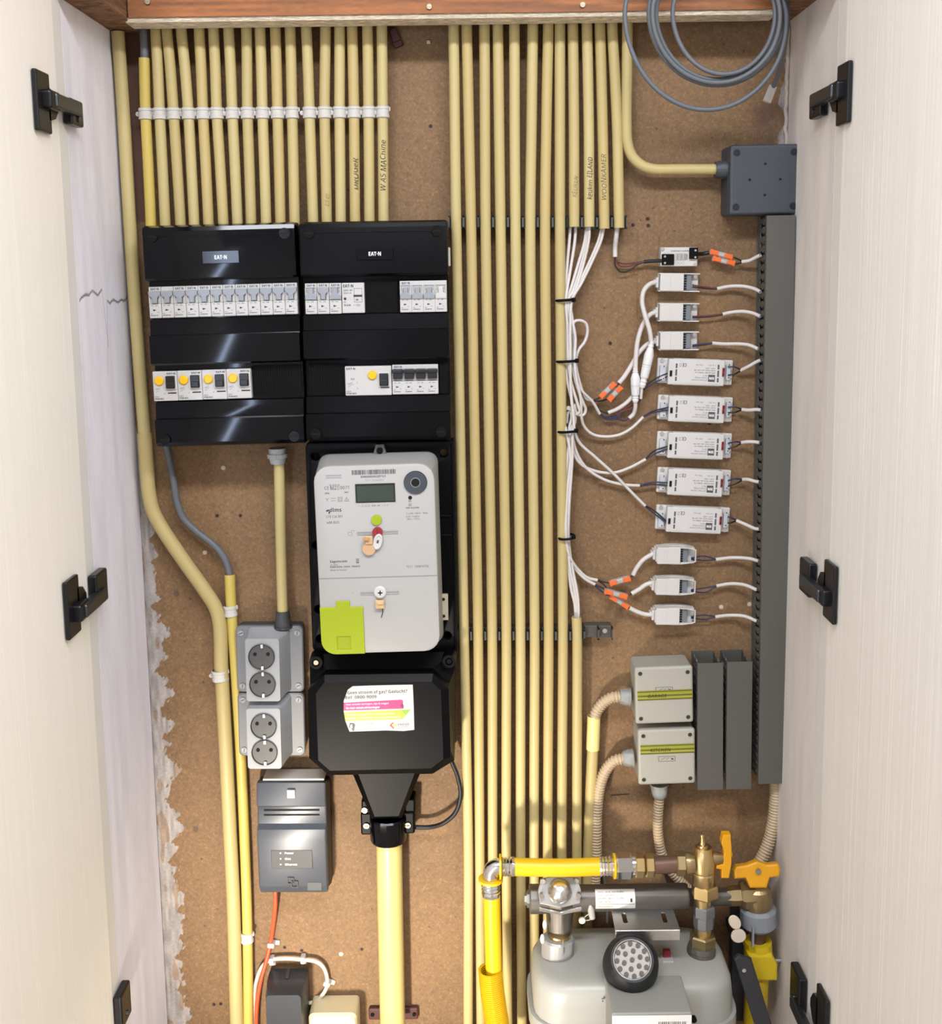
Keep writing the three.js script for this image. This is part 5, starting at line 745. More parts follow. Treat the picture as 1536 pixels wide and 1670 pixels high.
// the bundle from the short conduits
const top = (x, y) => [x, y, 0.026];
const bundle = [
  [[930, 366, 0.02], [929, 385, 0.02], [925, 430, 0.024], [921, 489, 0.028], [922, 530, 0.028], [923, 588, 0.028], [925, 620, 0.028], [932, 652, 0.028], [936, 675, 0.026], [935, 690, 0.026], [931, 702, 0.03], [926, 740, 0.028], [922, 790, 0.028], [922, 875, 0.028], [925, 900, 0.026], [936, 925, 0.02], [954, 944, 0.016], [970, 953, 0.014]],
  [[939, 366, 0.02], [937, 395, 0.02], [930, 440, 0.024], [923, 489, 0.034], [926, 540, 0.032], [927, 588, 0.034], [931, 622, 0.032], [942, 660, 0.03], [945, 672, 0.028], [938, 676, 0.026], [930, 668, 0.026], [923, 667, 0.024], [919, 685, 0.026], [923, 702, 0.032], [930, 745, 0.03], [925, 800, 0.03], [923, 875, 0.034], [928, 905, 0.03], [942, 928, 0.02], [958, 942, 0.016], [974, 946, 0.014]],
  [[957, 366, 0.02], [953, 395, 0.02], [943, 430, 0.022], [931, 470, 0.028], [925, 489, 0.03], [930, 540, 0.026], [932, 588, 0.03], [938, 620, 0.03], [950, 655, 0.028], [955, 668, 0.024], [951, 677, 0.024], [941, 675, 0.026], [936, 660, 0.03], [936, 690, 0.03], [934, 702, 0.034], [933, 750, 0.03], [928, 820, 0.03], [926, 875, 0.03], [929, 925, 0.028], [936, 960, 0.024], [940, 985, 0.023], [941, 1015, 0.023]],
  [[959, 366, 0.023], [956, 395, 0.022], [947, 435, 0.024], [934, 475, 0.03], [927, 489, 0.034], [931, 530, 0.03], [936, 560, 0.028], [935, 588, 0.03], [941, 625, 0.028], [951, 640, 0.026], [966, 655, 0.018], [978, 675, 0.012]],
  [[961, 366, 0.026], [960, 390, 0.025], [950, 435, 0.026], [936, 478, 0.032], [929, 489, 0.03], [932, 515, 0.03], [934, 545, 0.03], [936, 525, 0.034], [945, 522.5, 0.032], [955, 527, 0.028], [958, 540, 0.026], [953, 558, 0.026], [944, 570, 0.028], [939, 588, 0.03], [944, 620, 0.028], [956, 650, 0.02], [966, 653, 0.016]],
  [[982, 368, 0.022], [976, 392, 0.02], [962, 425, 0.022], [944, 462, 0.028], [931, 489, 0.03], [933, 520, 0.034], [938, 550, 0.034], [937, 588, 0.036], [940, 620, 0.034], [947, 650, 0.03], [948, 680, 0.024], [953, 696, 0.018], [966, 708, 0.014], [985, 712, 0.012], [1010, 709, 0.012], [1030, 698, 0.012], [1049, 680, 0.012]],
  [[985, 368, 0.025], [980, 392, 0.023], [966, 425, 0.025], [948, 462, 0.03], [933, 489, 0.034], [930, 530, 0.036], [930, 588, 0.036], [931, 640, 0.034], [935, 680, 0.034], [937, 702, 0.034], [945, 722, 0.026], [970, 745, 0.02], [1000, 772, 0.016], [1030, 803, 0.013], [1052, 825, 0.012]],
  [[920, 680, 0.024], [922, 668, 0.024], [929, 664, 0.024], [932, 680, 0.026], [928, 702, 0.028], [934, 735, 0.026], [946, 756, 0.02], [970, 768, 0.014], [1000, 771, 0.012], [1026, 763, 0.012], [1053, 749, 0.012]],
  [[924, 690, 0.022], [927, 672, 0.022], [934, 668, 0.022], [938, 684, 0.024], [934, 702, 0.028], [938, 732, 0.024], [955, 762, 0.018], [985, 782, 0.013], [1015, 790, 0.012], [1043, 792, 0.012]],
  [[929, 702, 0.026], [928, 760, 0.026], [924, 830, 0.026], [924, 875, 0.026], [926, 920, 0.026], [931, 960, 0.024], [937, 985, 0.022], [939, 1015, 0.021]],
  [[932, 702, 0.024], [932, 760, 0.024], [928, 830, 0.024], [927, 875, 0.026], [932, 920, 0.025], [940, 960, 0.025], [943, 985, 0.025], [943, 1015, 0.025]],
];
const bundleWires = [[['b', [[969, 952], [980, 958], [990, 963]]], ['b', [[969, 954], [980, 964], [996, 973]]]], [['k', [[973, 945], [984, 949], [995, 951]]], ['k', [[973, 946], [984, 953], [990, 961]]]], [], [['k', [[977, 674], [988, 680], [1000, 678]]]], [['k', [[965, 653], [975, 650], [982, 645]]], ['k', [[965, 654], [980, 654], [992, 650]]], ['k', [[966, 655], [976, 668], [990, 674], [1000, 674]]]], [['k', [[1048, 680], [1064, 671], [1091, 664, 0.016]]], ['b', [[1048, 681], [1066, 673], [1091, 668, 0.016]]]], [['k', [[1051, 824], [1064, 831], [1088, 851, 0.016]]], ['b', [[1051, 825], [1070, 840], [1088, 854, 0.016]]]], [['k', [[1052, 749], [1066, 736], [1091, 727, 0.016]]], ['b', [[1052, 750], [1068, 740], [1091, 731, 0.016]]]], [['b', [[1042, 792], [1062, 787], [1090, 787, 0.016]]], ['k', [[1042, 793], [1064, 790], [1090, 792, 0.016]]]], [], []];
const bundleLabel = ['white bundle cable ending at the lowest orange connectors beside the rounded drivers', 'white bundle cable looping at the third tie and ending at the uppermost rounded-driver connector', 'white bundle cable looping back and dropping into the conduit at the lower rail', 'white bundle cable ending in dark wires beside the brown wires', 'white bundle cable with a raised open loop above the second tie', 'white bundle cable sagging across to the second long driver', 'white bundle cable running straight down across to the fifth long driver', 'white bundle cable sagging across to the third long driver', 'white bundle cable reaching the fourth long driver', 'thin white cable behind the bundle entering the conduit at the lower rail', 'thin white cable in front of the bundle entering the conduit at the lower rail'];
bundle.forEach((p, i) => whiteCable(bundleLabel[i], [p], bundleWires[i], 0.0022, 'white cables of the tied bundle'));
[[[1032, 938], [1039, 925], [1050, 912], [1067, 902]], [[1030, 968], [1042, 961], [1054, 953], [1066, 950]], [[1026, 991], [1040, 998], [1054, 1002], [1067, 1002]]].forEach((p, i) => whiteCable(`short thick white lead from an orange connector to the ${ORD[i]} rounded driver`, [p.map(([x, y]) => [x, y, 0.015])], [['k', [[p[0][0] - 4, p[0][1] + (i === 2 ? -3 : 3), 0.016], [p[0][0] + 1, p[0][1], 0.015]]]], 0.0033));
[[489, 907, 936], [588, 908, 941], [702, 910, 940], [875, 911, 936]].forEach(([y, x0, x1], i) => {
  const o = thing('cable_tie', ['uppermost black cable tie holding the white bundle to the conduit', 'second black cable tie from the top below the raised loop', 'third black cable tie from the top at the looped cables', 'lowest black cable tie holding the white bundle to the conduit'][i], 'cable tie', null, 0, 'black cable ties'), pts = [], xm = (x0 + x1) / 2, rx = (x1 - x0) / 2;
  for (let k = 0; k <= 24; k++) { const a = k / 24 * 2 * Math.PI, c = P(xm + rx * Math.cos(a), y, 0.024); pts.push(V(c.x, c.y + 0.001 * Math.cos(a), 0.0255 + 0.0155 * Math.sign(Math.sin(a)) * Math.pow(Math.abs(Math.sin(a)), 0.5))); }
  mesh('strap', tube(pts, 0.0019, 60, 8), MAT.blackMatte, o); const h = P(x1 - 1, y, 0.034); mesh('lock_head', rb(0.006, 0.006, 0.0055, 0.001, h.x, h.y, 0.036), MAT.blackMatte, o);
});

// ---------------------------------------------------------------- gas meter and its pipework
const HZ = 0.125, PZ = 0.1;
{ // gas meter
  const zc = 0.125, dep = 0.15, l = P(869, 1640, 0.14).x, r = P(1188, 1640, 0.14).x, cx = (l + r) / 2, w = r - l, yS = P(1000, 1606, zc + dep / 2 - 0.012).y; // shoulder height from the front top edge
  const o = thing('gas_meter', 'pale grey gas meter with rounded shoulders at the bottom of the cupboard', 'gas meter', V(cx, yS - 0.2, 0));
  const S = (k, d, rr, y, wz = 0) => [0, zc + wz, w * k, dep * d, rr, y + 0.2];
  mesh('body', loftY([S(0.96, 0.94, 0.03, -0.2), S(1, 1, 0.04, -0.18), S(1, 1, 0.045, -0.026), S(0.99, 0.985, 0.046, -0.01), S(0.965, 0.95, 0.046, -0.002), S(0.92, 0.89, 0.046, 0.003, -0.003), S(0.8, 0.74, 0.045, 0.006, -0.006), S(0.55, 0.5, 0.03, 0.007, -0.006)], 0.9), MAT.gasBody, o);
  mesh('seam_band', loftY([S(1.045, 1.06, 0.05, -0.075), S(1.045, 1.06, 0.05, -0.055)]), MAT.gasBody, o);
  // counter housing with a grey flat top and a white front label
  const zf = 0.262, a = P(986, 1608, 0.2), f0 = P(997, 1653, zf), f1 = P(1129, 1651, zf), cw = f1.x - f0.x, ccx = (f0.x + f1.x) / 2 - cx, yt = f0.y - o.position.y;
  mesh('counter_housing', rb(cw, 0.1, zf - 0.18, 0.003, ccx, yt - 0.05, (zf + 0.18) / 2), MAT.gasGrey, o);
  const t = colourTex(512, 384, (g, W, H) => { g.fillStyle = '#e9e7e1'; g.fillRect(0, 0, W, H); g.fillStyle = '#3a3a38'; g.font = 'bold 36px sans-serif'; g.fillText('BK-G6 FTw0', 150, 84); let x = 300; while (x < 478) { const ww = 2 + rnd() * 5; g.fillRect(x, 40, ww, 36); x += ww + 2 + rnd() * 5; } g.beginPath(); g.moveTo(96, 84); g.lineTo(106, 66); g.lineTo(116, 84); g.fill(); g.font = '24px sans-serif'; g.fillText('Vn 2 dm3   Qmax 10 m3/h   Pmax 0.5 bar', 30, 130); g.fillRect(60, 170, 390, 110); g.fillStyle = '#fff'; g.font = 'bold 70px sans-serif'; g.fillText('04217,386', 90, 250); });
  mesh('counter_label', plane(cw * 0.98, 0.09, ccx, yt - 0.048, zf + 0.0004), new THREE.MeshStandardMaterial({ map: t, roughness: 0.4 }), o);
  const b = P(1131, 1662, 0.24); mesh('housing_screw', disc(0.004, 0.006, b.x - cx, b.y - o.position.y, 0.24, 14).rotateY(0), MAT.blackMatte, o);
  const tk = maskTex(64, 64, (g) => { g.lineWidth = 7; g.beginPath(); g.moveTo(36, 4); g.lineTo(48, 24); g.lineTo(12, 30); g.stroke(); g.beginPath(); g.arc(24, 52, 6, 0, 7); g.fill(); });
  const kp = P(984, 1630, 0.2015); mesh('flow_mark', plane(0.008, 0.01, kp.x - cx, kp.y - o.position.y, 0.2006), ink(tk, 0x222222), o);
  const s0 = P(1086, 1563, 0.13), y0 = yS + 0.008 - o.position.y, sl = mesh('red_seal', rb(0.011, 0.014, 0.009, 0.002, s0.x - cx, y0 + 0.003, 0.135), MAT.red, o); mesh('seal_case', rb(0.017, 0.006, 0.02, 0.002, s0.x - cx, y0 - 0.002, 0.14), MAT.clear, sl);
}
{ // round lamp standing on the meter
  const c = P(1029, 1582, 0.185), f = P(1031, 1565, 0.205), o = thing('puck_lamp', 'round black lamp with faceted silver reflector resting on the gas meter', 'lamp', V(0, 0, 0)), ax = V(-0.03, 1.05, 1).normalize(), R0 = 0.0365;
  const front = f.clone(), back = f.clone().addScaledVector(ax, -0.05);
  mesh('rubber_body', turned(back, front, [[0, 0], [0, R0 * 0.86], [0.12, R0 * 1.02], [0.35, R0 * 1.06], [0.75, R0 * 1.02], [0.93, R0 * 0.9], [1, R0 * 0.8], [1, R0 * 0.7], [0.93, R0 * 0.69], [0.93, 0]], 40), MAT.blackRubber, o);
  const q = new THREE.Quaternion().setFromUnitVectors(V(0, 0, 1), ax), rf = mesh('reflector', turned(front.clone().addScaledVector(ax, -0.0035), front.clone().addScaledVector(ax, -0.0015), [[0, 0], [0, R0 * 0.69], [1, R0 * 0.69], [0.6, R0 * 0.66], [0.6, 0]], 36), M(0x8d8880, 0.5, 0.5), o);
  let n = 0; for (const [k, r] of [[1, 0], [6, 0.32], [12, 0.57]]) for (let i = 0; i < k; i++) { const a = i / k * 6.2832 + r, p = V(R0 * r * Math.cos(a), R0 * r * Math.sin(a), -0.0018).applyQuaternion(q).add(front); const d = mesh('led_cup', turned(p, p.clone().addScaledVector(ax, 0.0012), [[0, 0], [0.2, 0.0016], [1, 0.0034], [1, 0.0028], [0.3, 0.0012], [0.3, 0]], 12), M(0x3f3a34, 0.45, 0.4), rf); n++; }
  mesh('bezel', new THREE.TorusGeometry(R0 * 0.7, 0.0012, 8, 40).applyQuaternion(q).translate(front.x, front.y, front.z), M(0x8a8886, 0.4, 0.7), o);
}
const between = (o, name, mat, geo) => mesh(name, geo, mat, o);
{ // manifold pipe with regulator
  const o = thing('gas_manifold', 'grey cast gas manifold pipe with label and domed regulator above the meter', 'gas pipe'), yP = (x) => P(x, 1464, PZ);
  const a = P(863, 1466, PZ), b = P(1121, 1462, PZ), rr = 0.0188;
  between(o, 'pipe', MAT.cast, turned(P(930, 1465, PZ), b, [[0, 0], [0, rr], [0.985, rr], [1, rr * 0.94], [1, 0]], 36));
  between(o, 'end_socket', MAT.cast, turned(a, P(905, 1465.5, PZ), [[0, 0], [0, rr * 1.02], [0.05, rr * 1.1], [1, rr * 1.08], [1, 0]], 36));
  between(o, 'end_plug', MAT.zinc, turned(P(855, 1466, PZ), a, [[0, 0], [0, 0.008], [0.5, 0.009], [0.5, 0.012], [1, 0.012], [1, 0]], 6));
  // regulator body: vertical barrel, bolted flange and dome facing forward
  const c = P(913, 1470, 0.128);
  between(o, 'regulator_barrel', MAT.cast, turned(P(913, 1440, PZ), P(912, 1530, PZ + 0.01), [[0, 0], [0, 0.013], [0.1, 0.017], [0.3, 0.024], [0.55, 0.02], [1, 0.0165], [1, 0]], 32));
  const fl = [[-0.031, 0.006], [-0.026, 0.022], [0, 0.026], [0.026, 0.022], [0.031, 0.006], [0.029, -0.012], [0, -0.018], [-0.029, -0.012]].reverse();
  const fm = between(o, 'flange', MAT.zinc, ext(fl, 0.007, 0.0012)); fm.position.set(c.x, c.y + 0.006, 0.12); fm.rotation.x = -0.5;
  const lip = between(o, 'flange_lip', MAT.chrome, ext([[-0.03, 0.004], [0, -0.002], [0.03, 0.004], [0.03, 0.0], [0, -0.006], [-0.03, 0.0]].reverse(), 0.008, 0.0008)); lip.position.set(c.x, c.y - 0.008, 0.132);
  const d0 = V(c.x, c.y + 0.01, 0.118), ax = V(0, 0.5, 1).normalize();
  between(o, 'dome', MAT.steel, turned(d0, d0.clone().addScaledVector(ax, 0.03), [[0, 0], [0, 0.0178], [0.3, 0.0176], [0.55, 0.016], [0.78, 0.012], [0.93, 0.0065], [1, 0]], 36));
  for (const s of [-1, 1]) { between(o, 'flange_bolt', MAT.chrome, disc(0.0036, 0.006, c.x + s * 0.026, c.y + 0.012, 0.132, 14)); between(o, 'flange_nut', MAT.zinc, disc(0.0042, 0.004, c.x + s * 0.024, c.y + 0.026, 0.118, 6)); }
  // printed label bent round the pipe
  const la = P(969, 1462, PZ), lb = P(1033, 1461, PZ), lw = lb.x - la.x, t = colourTex(384, 170, (g, W, H) => { g.fillStyle = '#d8d5cc'; g.fillRect(0, 0, W, H); g.fillStyle = '#3b3936'; g.font = '20px sans-serif'; g.fillText('Gasdrukregelaar', 20, 26); g.fillRect(10, 42, 366, 3); ['Type     RP-HD 25', 'Fabrieknr.  M6-027  22 mbar', 'Pmax    100 mbar', 'Datum   06-08  voor aardgas'].forEach((s, i) => g.fillText(s, 22, 72 + i * 26)); g.font = 'bold 44px sans-serif'; g.fillText('◈', 318, 92); g.fillRect(336, 60, 20, 30); });
  const lg = new THREE.CylinderGeometry(rr + 0.0004, rr + 0.0004, lw, 20, 1, true, -0.35, 1.5).rotateZ(-Math.PI / 2), uv = lg.attributes.uv; for (let i = 0; i < uv.count; i++) { const u = uv.getX(i), v = uv.getY(i); uv.setXY(i, v, u); }
  const lm = between(o, 'label', new THREE.MeshStandardMaterial({ map: t, roughness: 0.4 }), lg); lm.position.set((la.x + lb.x) / 2, (P(1001, 1463.5, PZ)).y, PZ);
  lm.rotation.x = -0.8;
  // narrower pipe to the yellow-handled valve
  between(o, 'branch_pipe', MAT.cast, turned(P(1118, 1463, PZ - 0.02), P(1190, 1462, PZ - 0.02), [[0, 0], [0, 0.0125], [1, 0.0125], [1, 0]], 28));
  between(o, 'elbow_block', MAT.brassDull, turned(P(1184, 1461, PZ - 0.02), P(1212, 1460, PZ - 0.02), [[0, 0], [0, 0.0125], [0.4, 0.0145], [1, 0.0145], [1, 0]], 6));
}
{ // coupling under the regulator
  const o = thing('pipe_coupling', 'grey union coupling between the domed regulator and the gas meter', 'coupling');
  mesh('brass_ring', turned(P(912, 1522, 0.12), P(912, 1532, 0.12), [[0, 0], [0, 0.0155], [1, 0.016], [1, 0]], 30), MAT.brass, o);
  mesh('collar', turned(P(910, 1528, 0.12), P(909, 1563, 0.122), [[0, 0.014], [0, 0.0215], [0.08, 0.024], [0.9, 0.0235], [1, 0.022], [1, 0]], 34), M(0x9b9b99, 0.45, 0.3), o);
  mesh('seal_ring', turned(P(909, 1560, 0.122), P(909, 1567, 0.122), [[0, 0], [0, 0.021], [1, 0.02], [1, 0]], 30), MAT.blackRubber, o);
  const k = P(918, 1546, 0.147); mesh('seam', bx(0.0012, 0.022, 0.002, k.x, k.y, 0.146), MAT.steel, o);
  for (const [x, y] of [[888, 1505], [884, 1528]]) { const p = P(x, y, 0.125), s = tag(mesh('seal_tag', new THREE.SphereGeometry(0.0048, 16, 10).scale(0.7, 1.6, 0.5).translate(p.x, p.y, 0.13), MAT.clipWhite), y < 1510 ? 'white oval seal tag hanging below the regulator flange' : 'lower white oval seal tag beside the grey coupling', 'seal', 'seal tags at the regulator'); }
  const o2 = thing('wire_seal', 'white wire seal hanging under the manifold beside the regulator', 'seal'), p = P(949, 1501, 0.118), q = P(966, 1490, 0.114); mesh('seal_disc', disc(0.0048, 0.003, p.x, p.y, 0.118, 20), MAT.clipWhite, o2); mesh('plug', turned(P(962, 1474, 0.114), P(966, 1498, 0.116), [[0, 0], [0, 0.005], [0.6, 0.005], [1, 0.0042], [1, 0]], 18), M(0xa7a49e, 0.5), o2); mesh('wire', [tube([p, p.clone().lerp(q, 0.5).add(V(0, 0.003, 0)), q], 0.0006, 12, 6), tube([p, P(958, 1501, 0.116), P(967, 1498, 0.116)], 0.0006, 12, 6)], MAT.whiteCable, o2);
}
{ // bracket carrying the manifold
  const o = thing('meter_bracket', 'slotted steel bracket between the manifold and the gas meter', 'bracket'), a = P(1003, 1517, 0.165), b = P(1109, 1514, 0.165), w = b.x - a.x, cx = (a.x + b.x) / 2, y = (a.y + b.y) / 2, hl = (x) => ring(0.0065, 0.026, 0.003).map(([u, v]) => [u + x, v + 0.03]).reverse();
  const top = mesh('shelf', ext([[-w / 2, 0], [w / 2, 0], [w / 2 * 0.97, 0.08], [-w / 2 * 0.97, 0.08]], 0.0025, 0.0005, 0, [hl(-w * 0.31), hl(w * 0.31)]), MAT.zinc, o); top.position.set(cx, y - 0.003, 0.165); top.rotation.x = -Math.PI / 2;
  mesh('lip', rb(w, 0.016, 0.0028, 0.0012, cx, y - 0.0085, 0.1655), MAT.steel, o);
  for (const px of [985, 1083]) { const t0 = P(px, 1428, 0.02), t1 = P(px, 1462, 0.07); mesh('wall_leg', bx(0.0025, 0.05, 0.06, t0.x, t0.y - 0.028, 0.031), MAT.zinc, o); }
}
{ // yellow hose across the top and down
  const o = thing('gas_hose', 'yellow gas hose with pressed metal ends across the conduits', 'gas hose'), H = 0.0124;
  mesh('cross_hose', tube(PS([[832, 1413.5, HZ], [870, 1414.5, HZ], [920, 1415, HZ], [982, 1413, HZ]]), H, 30, 24), MAT.yellow, o);
  mesh('drop_hose', tube(PS([[802, 1452, HZ], [803, 1500, HZ], [804.5, 1550, HZ], [806, 1600, HZ]]), H * 0.98, 30, 24), MAT.yellow, o);
  const fer = [[0, 0], [0, H * 1.08], [0.12, H * 1.12], [0.2, H * 0.98], [0.32, H * 1.1], [0.42, H * 0.98], [0.55, H * 1.1], [0.66, H * 0.98], [0.8, H * 1.1], [1, H * 1.06], [1, 0]];
  mesh('ferrule', turned(P(817, 1413.5, HZ), P(839, 1413.5, HZ), fer, 26), MAT.chrome, o); mesh('ferrule', turned(P(977, 1413, HZ), P(1000, 1412.5, HZ), fer, 26), MAT.chrome, o); mesh('ferrule', turned(P(800, 1436, HZ), P(801, 1460, HZ), fer, 26), MAT.chrome, o);
  mesh('elbow', [tube(PS([[800.5, 1440, HZ], [800.5, 1428, HZ], [803, 1418, HZ], [811, 1413.5, HZ], [822, 1413.5, HZ]]), 0.0118, 24, 20)], MAT.chrome, o);
  for (const [a, b] of [[P(814, 1413.5, HZ), P(817, 1413.5, HZ)], [P(1000, 1412.5, HZ), P(1003, 1412.5, HZ)], [P(800, 1432, HZ), P(800, 1436, HZ)]]) mesh('yellow_ring', turned(a, b, [[0, 0.01], [0, 0.0175], [1, 0.0175], [1, 0.01]], 28), MAT.yellow, o);
  tag(mesh('yellow_sleeve', corrugated(PS([[799.5, 1580, HZ], [802, 1610, HZ], [806, 1640, HZ], [811, 1672, HZ], [818, 1730, HZ]]), 0.0178, 0.0032), MAT.yellow), 'wide yellow corrugated sleeve round the end of the gas hose', 'sleeve');
}
{ // brass line from the hose to the angle valve
  const o = thing('gas_valve', 'brass gas valve with upright yellow lever on top of the meter outlet', 'valve'), y = 1411, A = (x, dy = 0) => P(x, y + dy, HZ);
  mesh('chrome_nut', nut(A(1003, 1), A(1030), 0.0186), MAT.chrome, o); mesh('chrome_collar', turned(A(1026), A(1035), [[0, 0], [0, 0.0145], [1, 0.0145], [1, 0]], 24), MAT.chrome, o);
  mesh('brass_nut', nut(A(1035), A(1050), 0.0172), MAT.brass, o); mesh('brass_collar', nut(A(1052), A(1066), 0.0165), MAT.brass, o);
  mesh('copper_pipe', pipe(A(1064), A(1104, -2), 0.0122), MAT.copper, o); mesh('union_nut', nut(A(1102, -3), A(1117, -3), 0.0175), MAT.brassDull, o); mesh('union_neck', turned(A(1117, -3), A(1132, -4), [[0, 0], [0, 0.0145], [0.4, 0.0155], [1, 0.0135], [1, 0]], 26), MAT.brassDull, o);
  const v = (py, x = 1146) => P(x, py, HZ);
  mesh('valve_body', turned(v(1381, 1147), v(1443, 1147), [[0, 0], [0, 0.0115], [0.06, 0.0135], [0.16, 0.014], [0.3, 0.0165], [0.6, 0.0165], [0.64, 0.0155], [0.68, 0.0165], [0.94, 0.016], [1, 0.0145], [1, 0]], 34), MAT.brass, o);
  mesh('test_nipple', turned(v(1360, 1145), v(1384, 1146), [[0, 0], [0, 0.0022], [0.04, 0.0034], [0.18, 0.0034], [0.22, 0.0026], [0.45, 0.003], [0.6, 0.0042], [0.7, 0.0042], [0.72, 0.0075], [1, 0.008], [1, 0]], 20), MAT.brass, o);
  mesh('spindle', turned(P(1158, 1400, HZ), P(1182, 1399, HZ), [[0, 0], [0, 0.0105], [0.5, 0.009], [1, 0.006], [1, 0]], 20), MAT.brassDull, o);
  const lv = R(1177, 1366, 1190, 1426, HZ + 0.005), lm = mesh('lever', [ext([[-0.005, 0.0325], [0.006, 0.0325], [0.008, 0.01], [0.008, -0.012], [0.005, -0.033], [-0.006, -0.033], [-0.006, -0.02], [-0.0135, -0.0185], [-0.0135, -0.0135], [-0.004, -0.012], [-0.003, 0.008], [-0.007, 0.02]].reverse(), 0.014, 0.0015), disc(0.0055, 0.004, 0.005, 0, 0.007, 14).rotateY(0)], MAT.handle, o); lm.position.set(lv.x, lv.y, HZ - 0.007);
  mesh('lower_nut', nut(v(1441, 1149), v(1462, 1149), 0.0195), MAT.brass, o); mesh('brass_pipe', pipe(v(1460), v(1478), 0.0122), MAT.brass, o); mesh('steel_union', [nut(v(1475, 1148), v(1494, 1148), 0.0158), turned(v(1492, 1147.5), v(1512, 1147.5), [[0, 0], [0, 0.0148], [0.9, 0.0148], [1, 0.013], [1, 0]], 8)], MAT.lead, o);
  mesh('brass_tail', pipe(v(1510, 1146), v(1526, 1146), 0.0122), MAT.brass, o); mesh('meter_union', nut(v(1523, 1146), v(1543, 1145), 0.0192), MAT.brassDull, o); mesh('union_ring', turned(v(1540, 1144), v(1561, 1143), [[0, 0], [0, 0.0188], [0.35, 0.0205], [0.4, 0.0198], [0.5, 0.0205], [1, 0.02], [1, 0]], 34), M(0x6a665e, 0.5, 0.6), o);
}
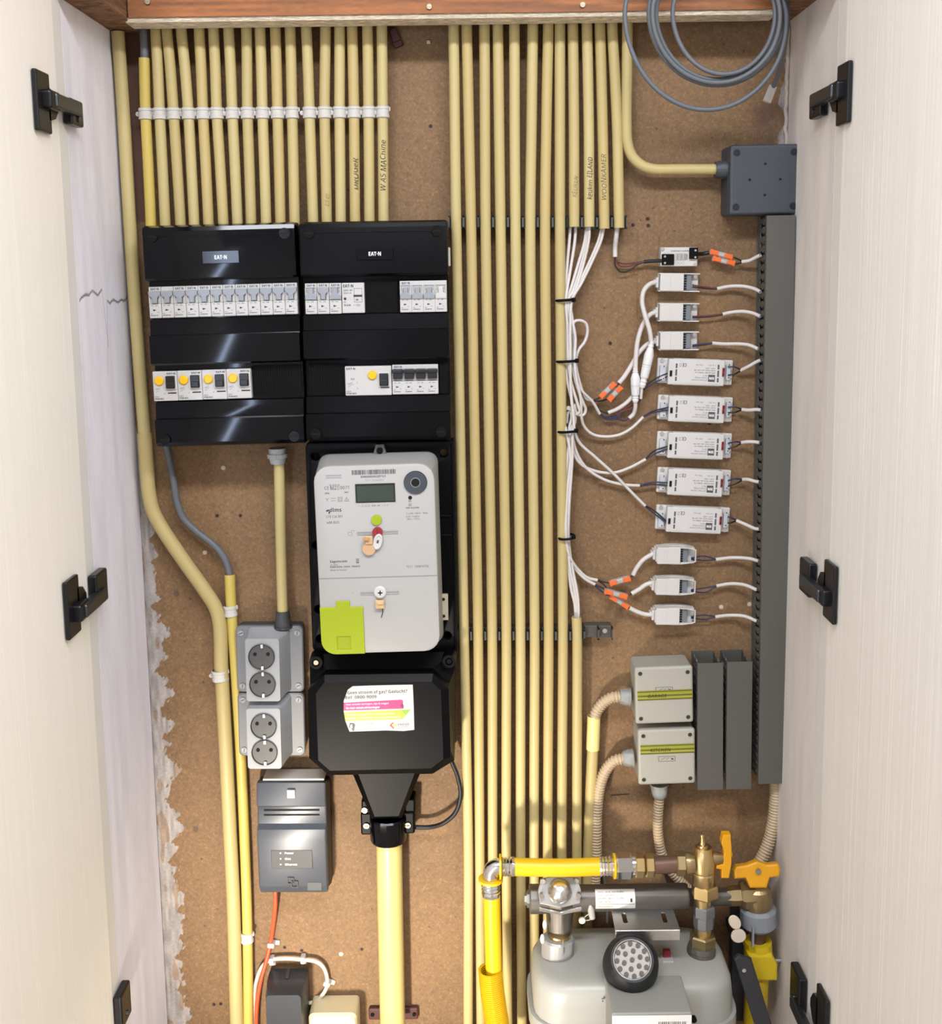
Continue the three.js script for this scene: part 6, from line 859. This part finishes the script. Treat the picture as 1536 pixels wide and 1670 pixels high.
{ // main stopcock at the right wall
  const SZ = 0.08, v = (x, y, z = SZ) => P(x, y, z), o = thing('main_gas_valve', 'brass main gas valve with yellow wing handle beside the right wall', 'valve');
  mesh('valve_body', [turned(v(1207, 1459), v(1246, 1457), [[0, 0], [0, 0.018], [0.12, 0.021], [0.85, 0.021], [1, 0.0185], [1, 0]], 8), turned(v(1234, 1440), v(1235, 1482), [[0, 0], [0, 0.013], [0.2, 0.02], [0.7, 0.0225], [1, 0.019], [1, 0]], 26)], MAT.brassDull, o);
  const h = P(1232.5, 1424, SZ + 0.01), sp = [[-0.034, 0.004], [-0.03, 0.011], [-0.014, 0.013], [0, 0.018], [0.014, 0.013], [0.031, 0.014], [0.034, 0.007], [0.032, -0.004], [0.018, -0.006], [0.013, -0.02], [-0.011, -0.02], [-0.017, -0.006], [-0.033, -0.007]].reverse();
  const hm = mesh('wing_handle', ext(sp, 0.016, 0.003), MAT.handle, o); hm.position.copy(h).add(V(0, 0, -0.006)); hm.rotation.x = -0.25;
  mesh('handle_screw', disc(0.004, 0.003, h.x + 0.0005, h.y + 0.009, h.z + 0.0115, 14), MAT.zinc, o);
  mesh('grey_seal_cap', [turned(v(1236, 1478), v(1237, 1512), [[0, 0], [0, 0.022], [0.12, 0.0265], [0.8, 0.0265], [1, 0.02], [1, 0]], 26), bx(0.003, 0.03, 0.006, v(1221, 1510).x, v(1221, 1512).y, SZ + 0.024)], M(0x82868a, 0.5), o);
  mesh('dark_pipe', pipe(v(1235, 1508), v(1236, 1552), 0.011), MAT.copper, o);
  mesh('yellow_collar', turned(v(1236, 1534), v(1236, 1560), [[0, 0.0112], [0, 0.02], [0.7, 0.021], [1, 0.02], [1, 0]], 30), MAT.yellowPaint, o);
  const yb = R(1219, 1556, 1268, 1600, SZ + 0.02); mesh('yellow_cover', ext([[-yb.w / 2, 0.021], [yb.w * 0.3, 0.021], [yb.w / 2, 0.004], [yb.w / 2, -0.021], [-yb.w * 0.22, -0.021]].reverse(), 0.05, 0.004, 0), MAT.yellowPaint, o).position.set(yb.x, yb.y, SZ - 0.028);
  mesh('cover_screw', disc(0.003, 0.012, 0, 0, 0, 10).rotateY(Math.PI / 2).translate(yb.x + yb.w / 2 + 0.004, yb.y - 0.002, SZ), MAT.zinc, o);
  mesh('yellow_pipe', tube([v(1238, 1560), v(1234, 1620), v(1231, 1680), v(1230, 1760)], 0.0165, 20, 22), MAT.yellowPaint, o);
  for (const [x, y, l] of [[1198, 1504, 'pale plastic seal disc hanging beside the main gas valve, upper one'], [1204, 1526, 'pale plastic seal disc hanging beside the main gas valve, lower one']]) { const p = P(x, y, 0.11), s = thing('seal_disc', l, 'seal', V(p.x, p.y, 0.11), y < 1510 ? 0.5 : 0, 'seal discs at the main valve'); mesh('disc', [disc(y < 1510 ? 0.009 : 0.0105, 0.0035, 0, 0, 0, 26)], M(0xdccbb4, 0.4), s).scale.set(y < 1510 ? 0.85 : 1, y < 1510 ? 1.2 : 0.95, 1); mesh('rim', new THREE.TorusGeometry(y < 1510 ? 0.0088 : 0.01, 0.001, 8, 26), M(0xdccbb4, 0.4), s).scale.set(y < 1510 ? 0.85 : 1, y < 1510 ? 1.2 : 0.95, 1); }
  // black strut leaning in front of the yellow pipe
  const st = thing('black_strut', 'dark plastic strip leaning in front of the yellow gas pipe', 'strip'), a = v(1207, 1552, 0.13), b = v(1250, 1690, 0.13), L = a.distanceTo(b), sm = mesh('strip', ext([[-0.012, -L / 2], [0.012, -L / 2], [0.012, L / 2 - 0.012], [-0.004, L / 2], [-0.012, L / 2 - 0.004]], 0.008, 0.0015), M(0x2c2e33, 0.35), st); sm.position.copy(a).add(b).multiplyScalar(0.5); sm.rotation.z = Math.atan2(a.y - b.y, a.x - b.x) - Math.PI / 2;
  const kk = mesh('strip_screw', disc(0.003, 0.002, 0, 0, 0, 12), MAT.steel, st); kk.position.copy(v(1213, 1582, 0.1385)); kk.position.z = 0.139;
  const bp = thing('black_profile', 'dark upright profile behind the right end of the gas meter', 'profile'), r = R(1190, 1484, 1212, 1660, 0.05); mesh('profile', [rb(r.w, r.h, 0.02, 0.002, r.x, r.y, 0.05), bx(0.012, 0.012, 0.042, r.x, r.y + 0.04, 0.0205)], M(0x1b1d22, 0.5), bp);
}
scene.traverse((o) => { if (o.isMesh) { o.castShadow = true; o.receiveShadow = true; } });
renderer.render(scene, camera);
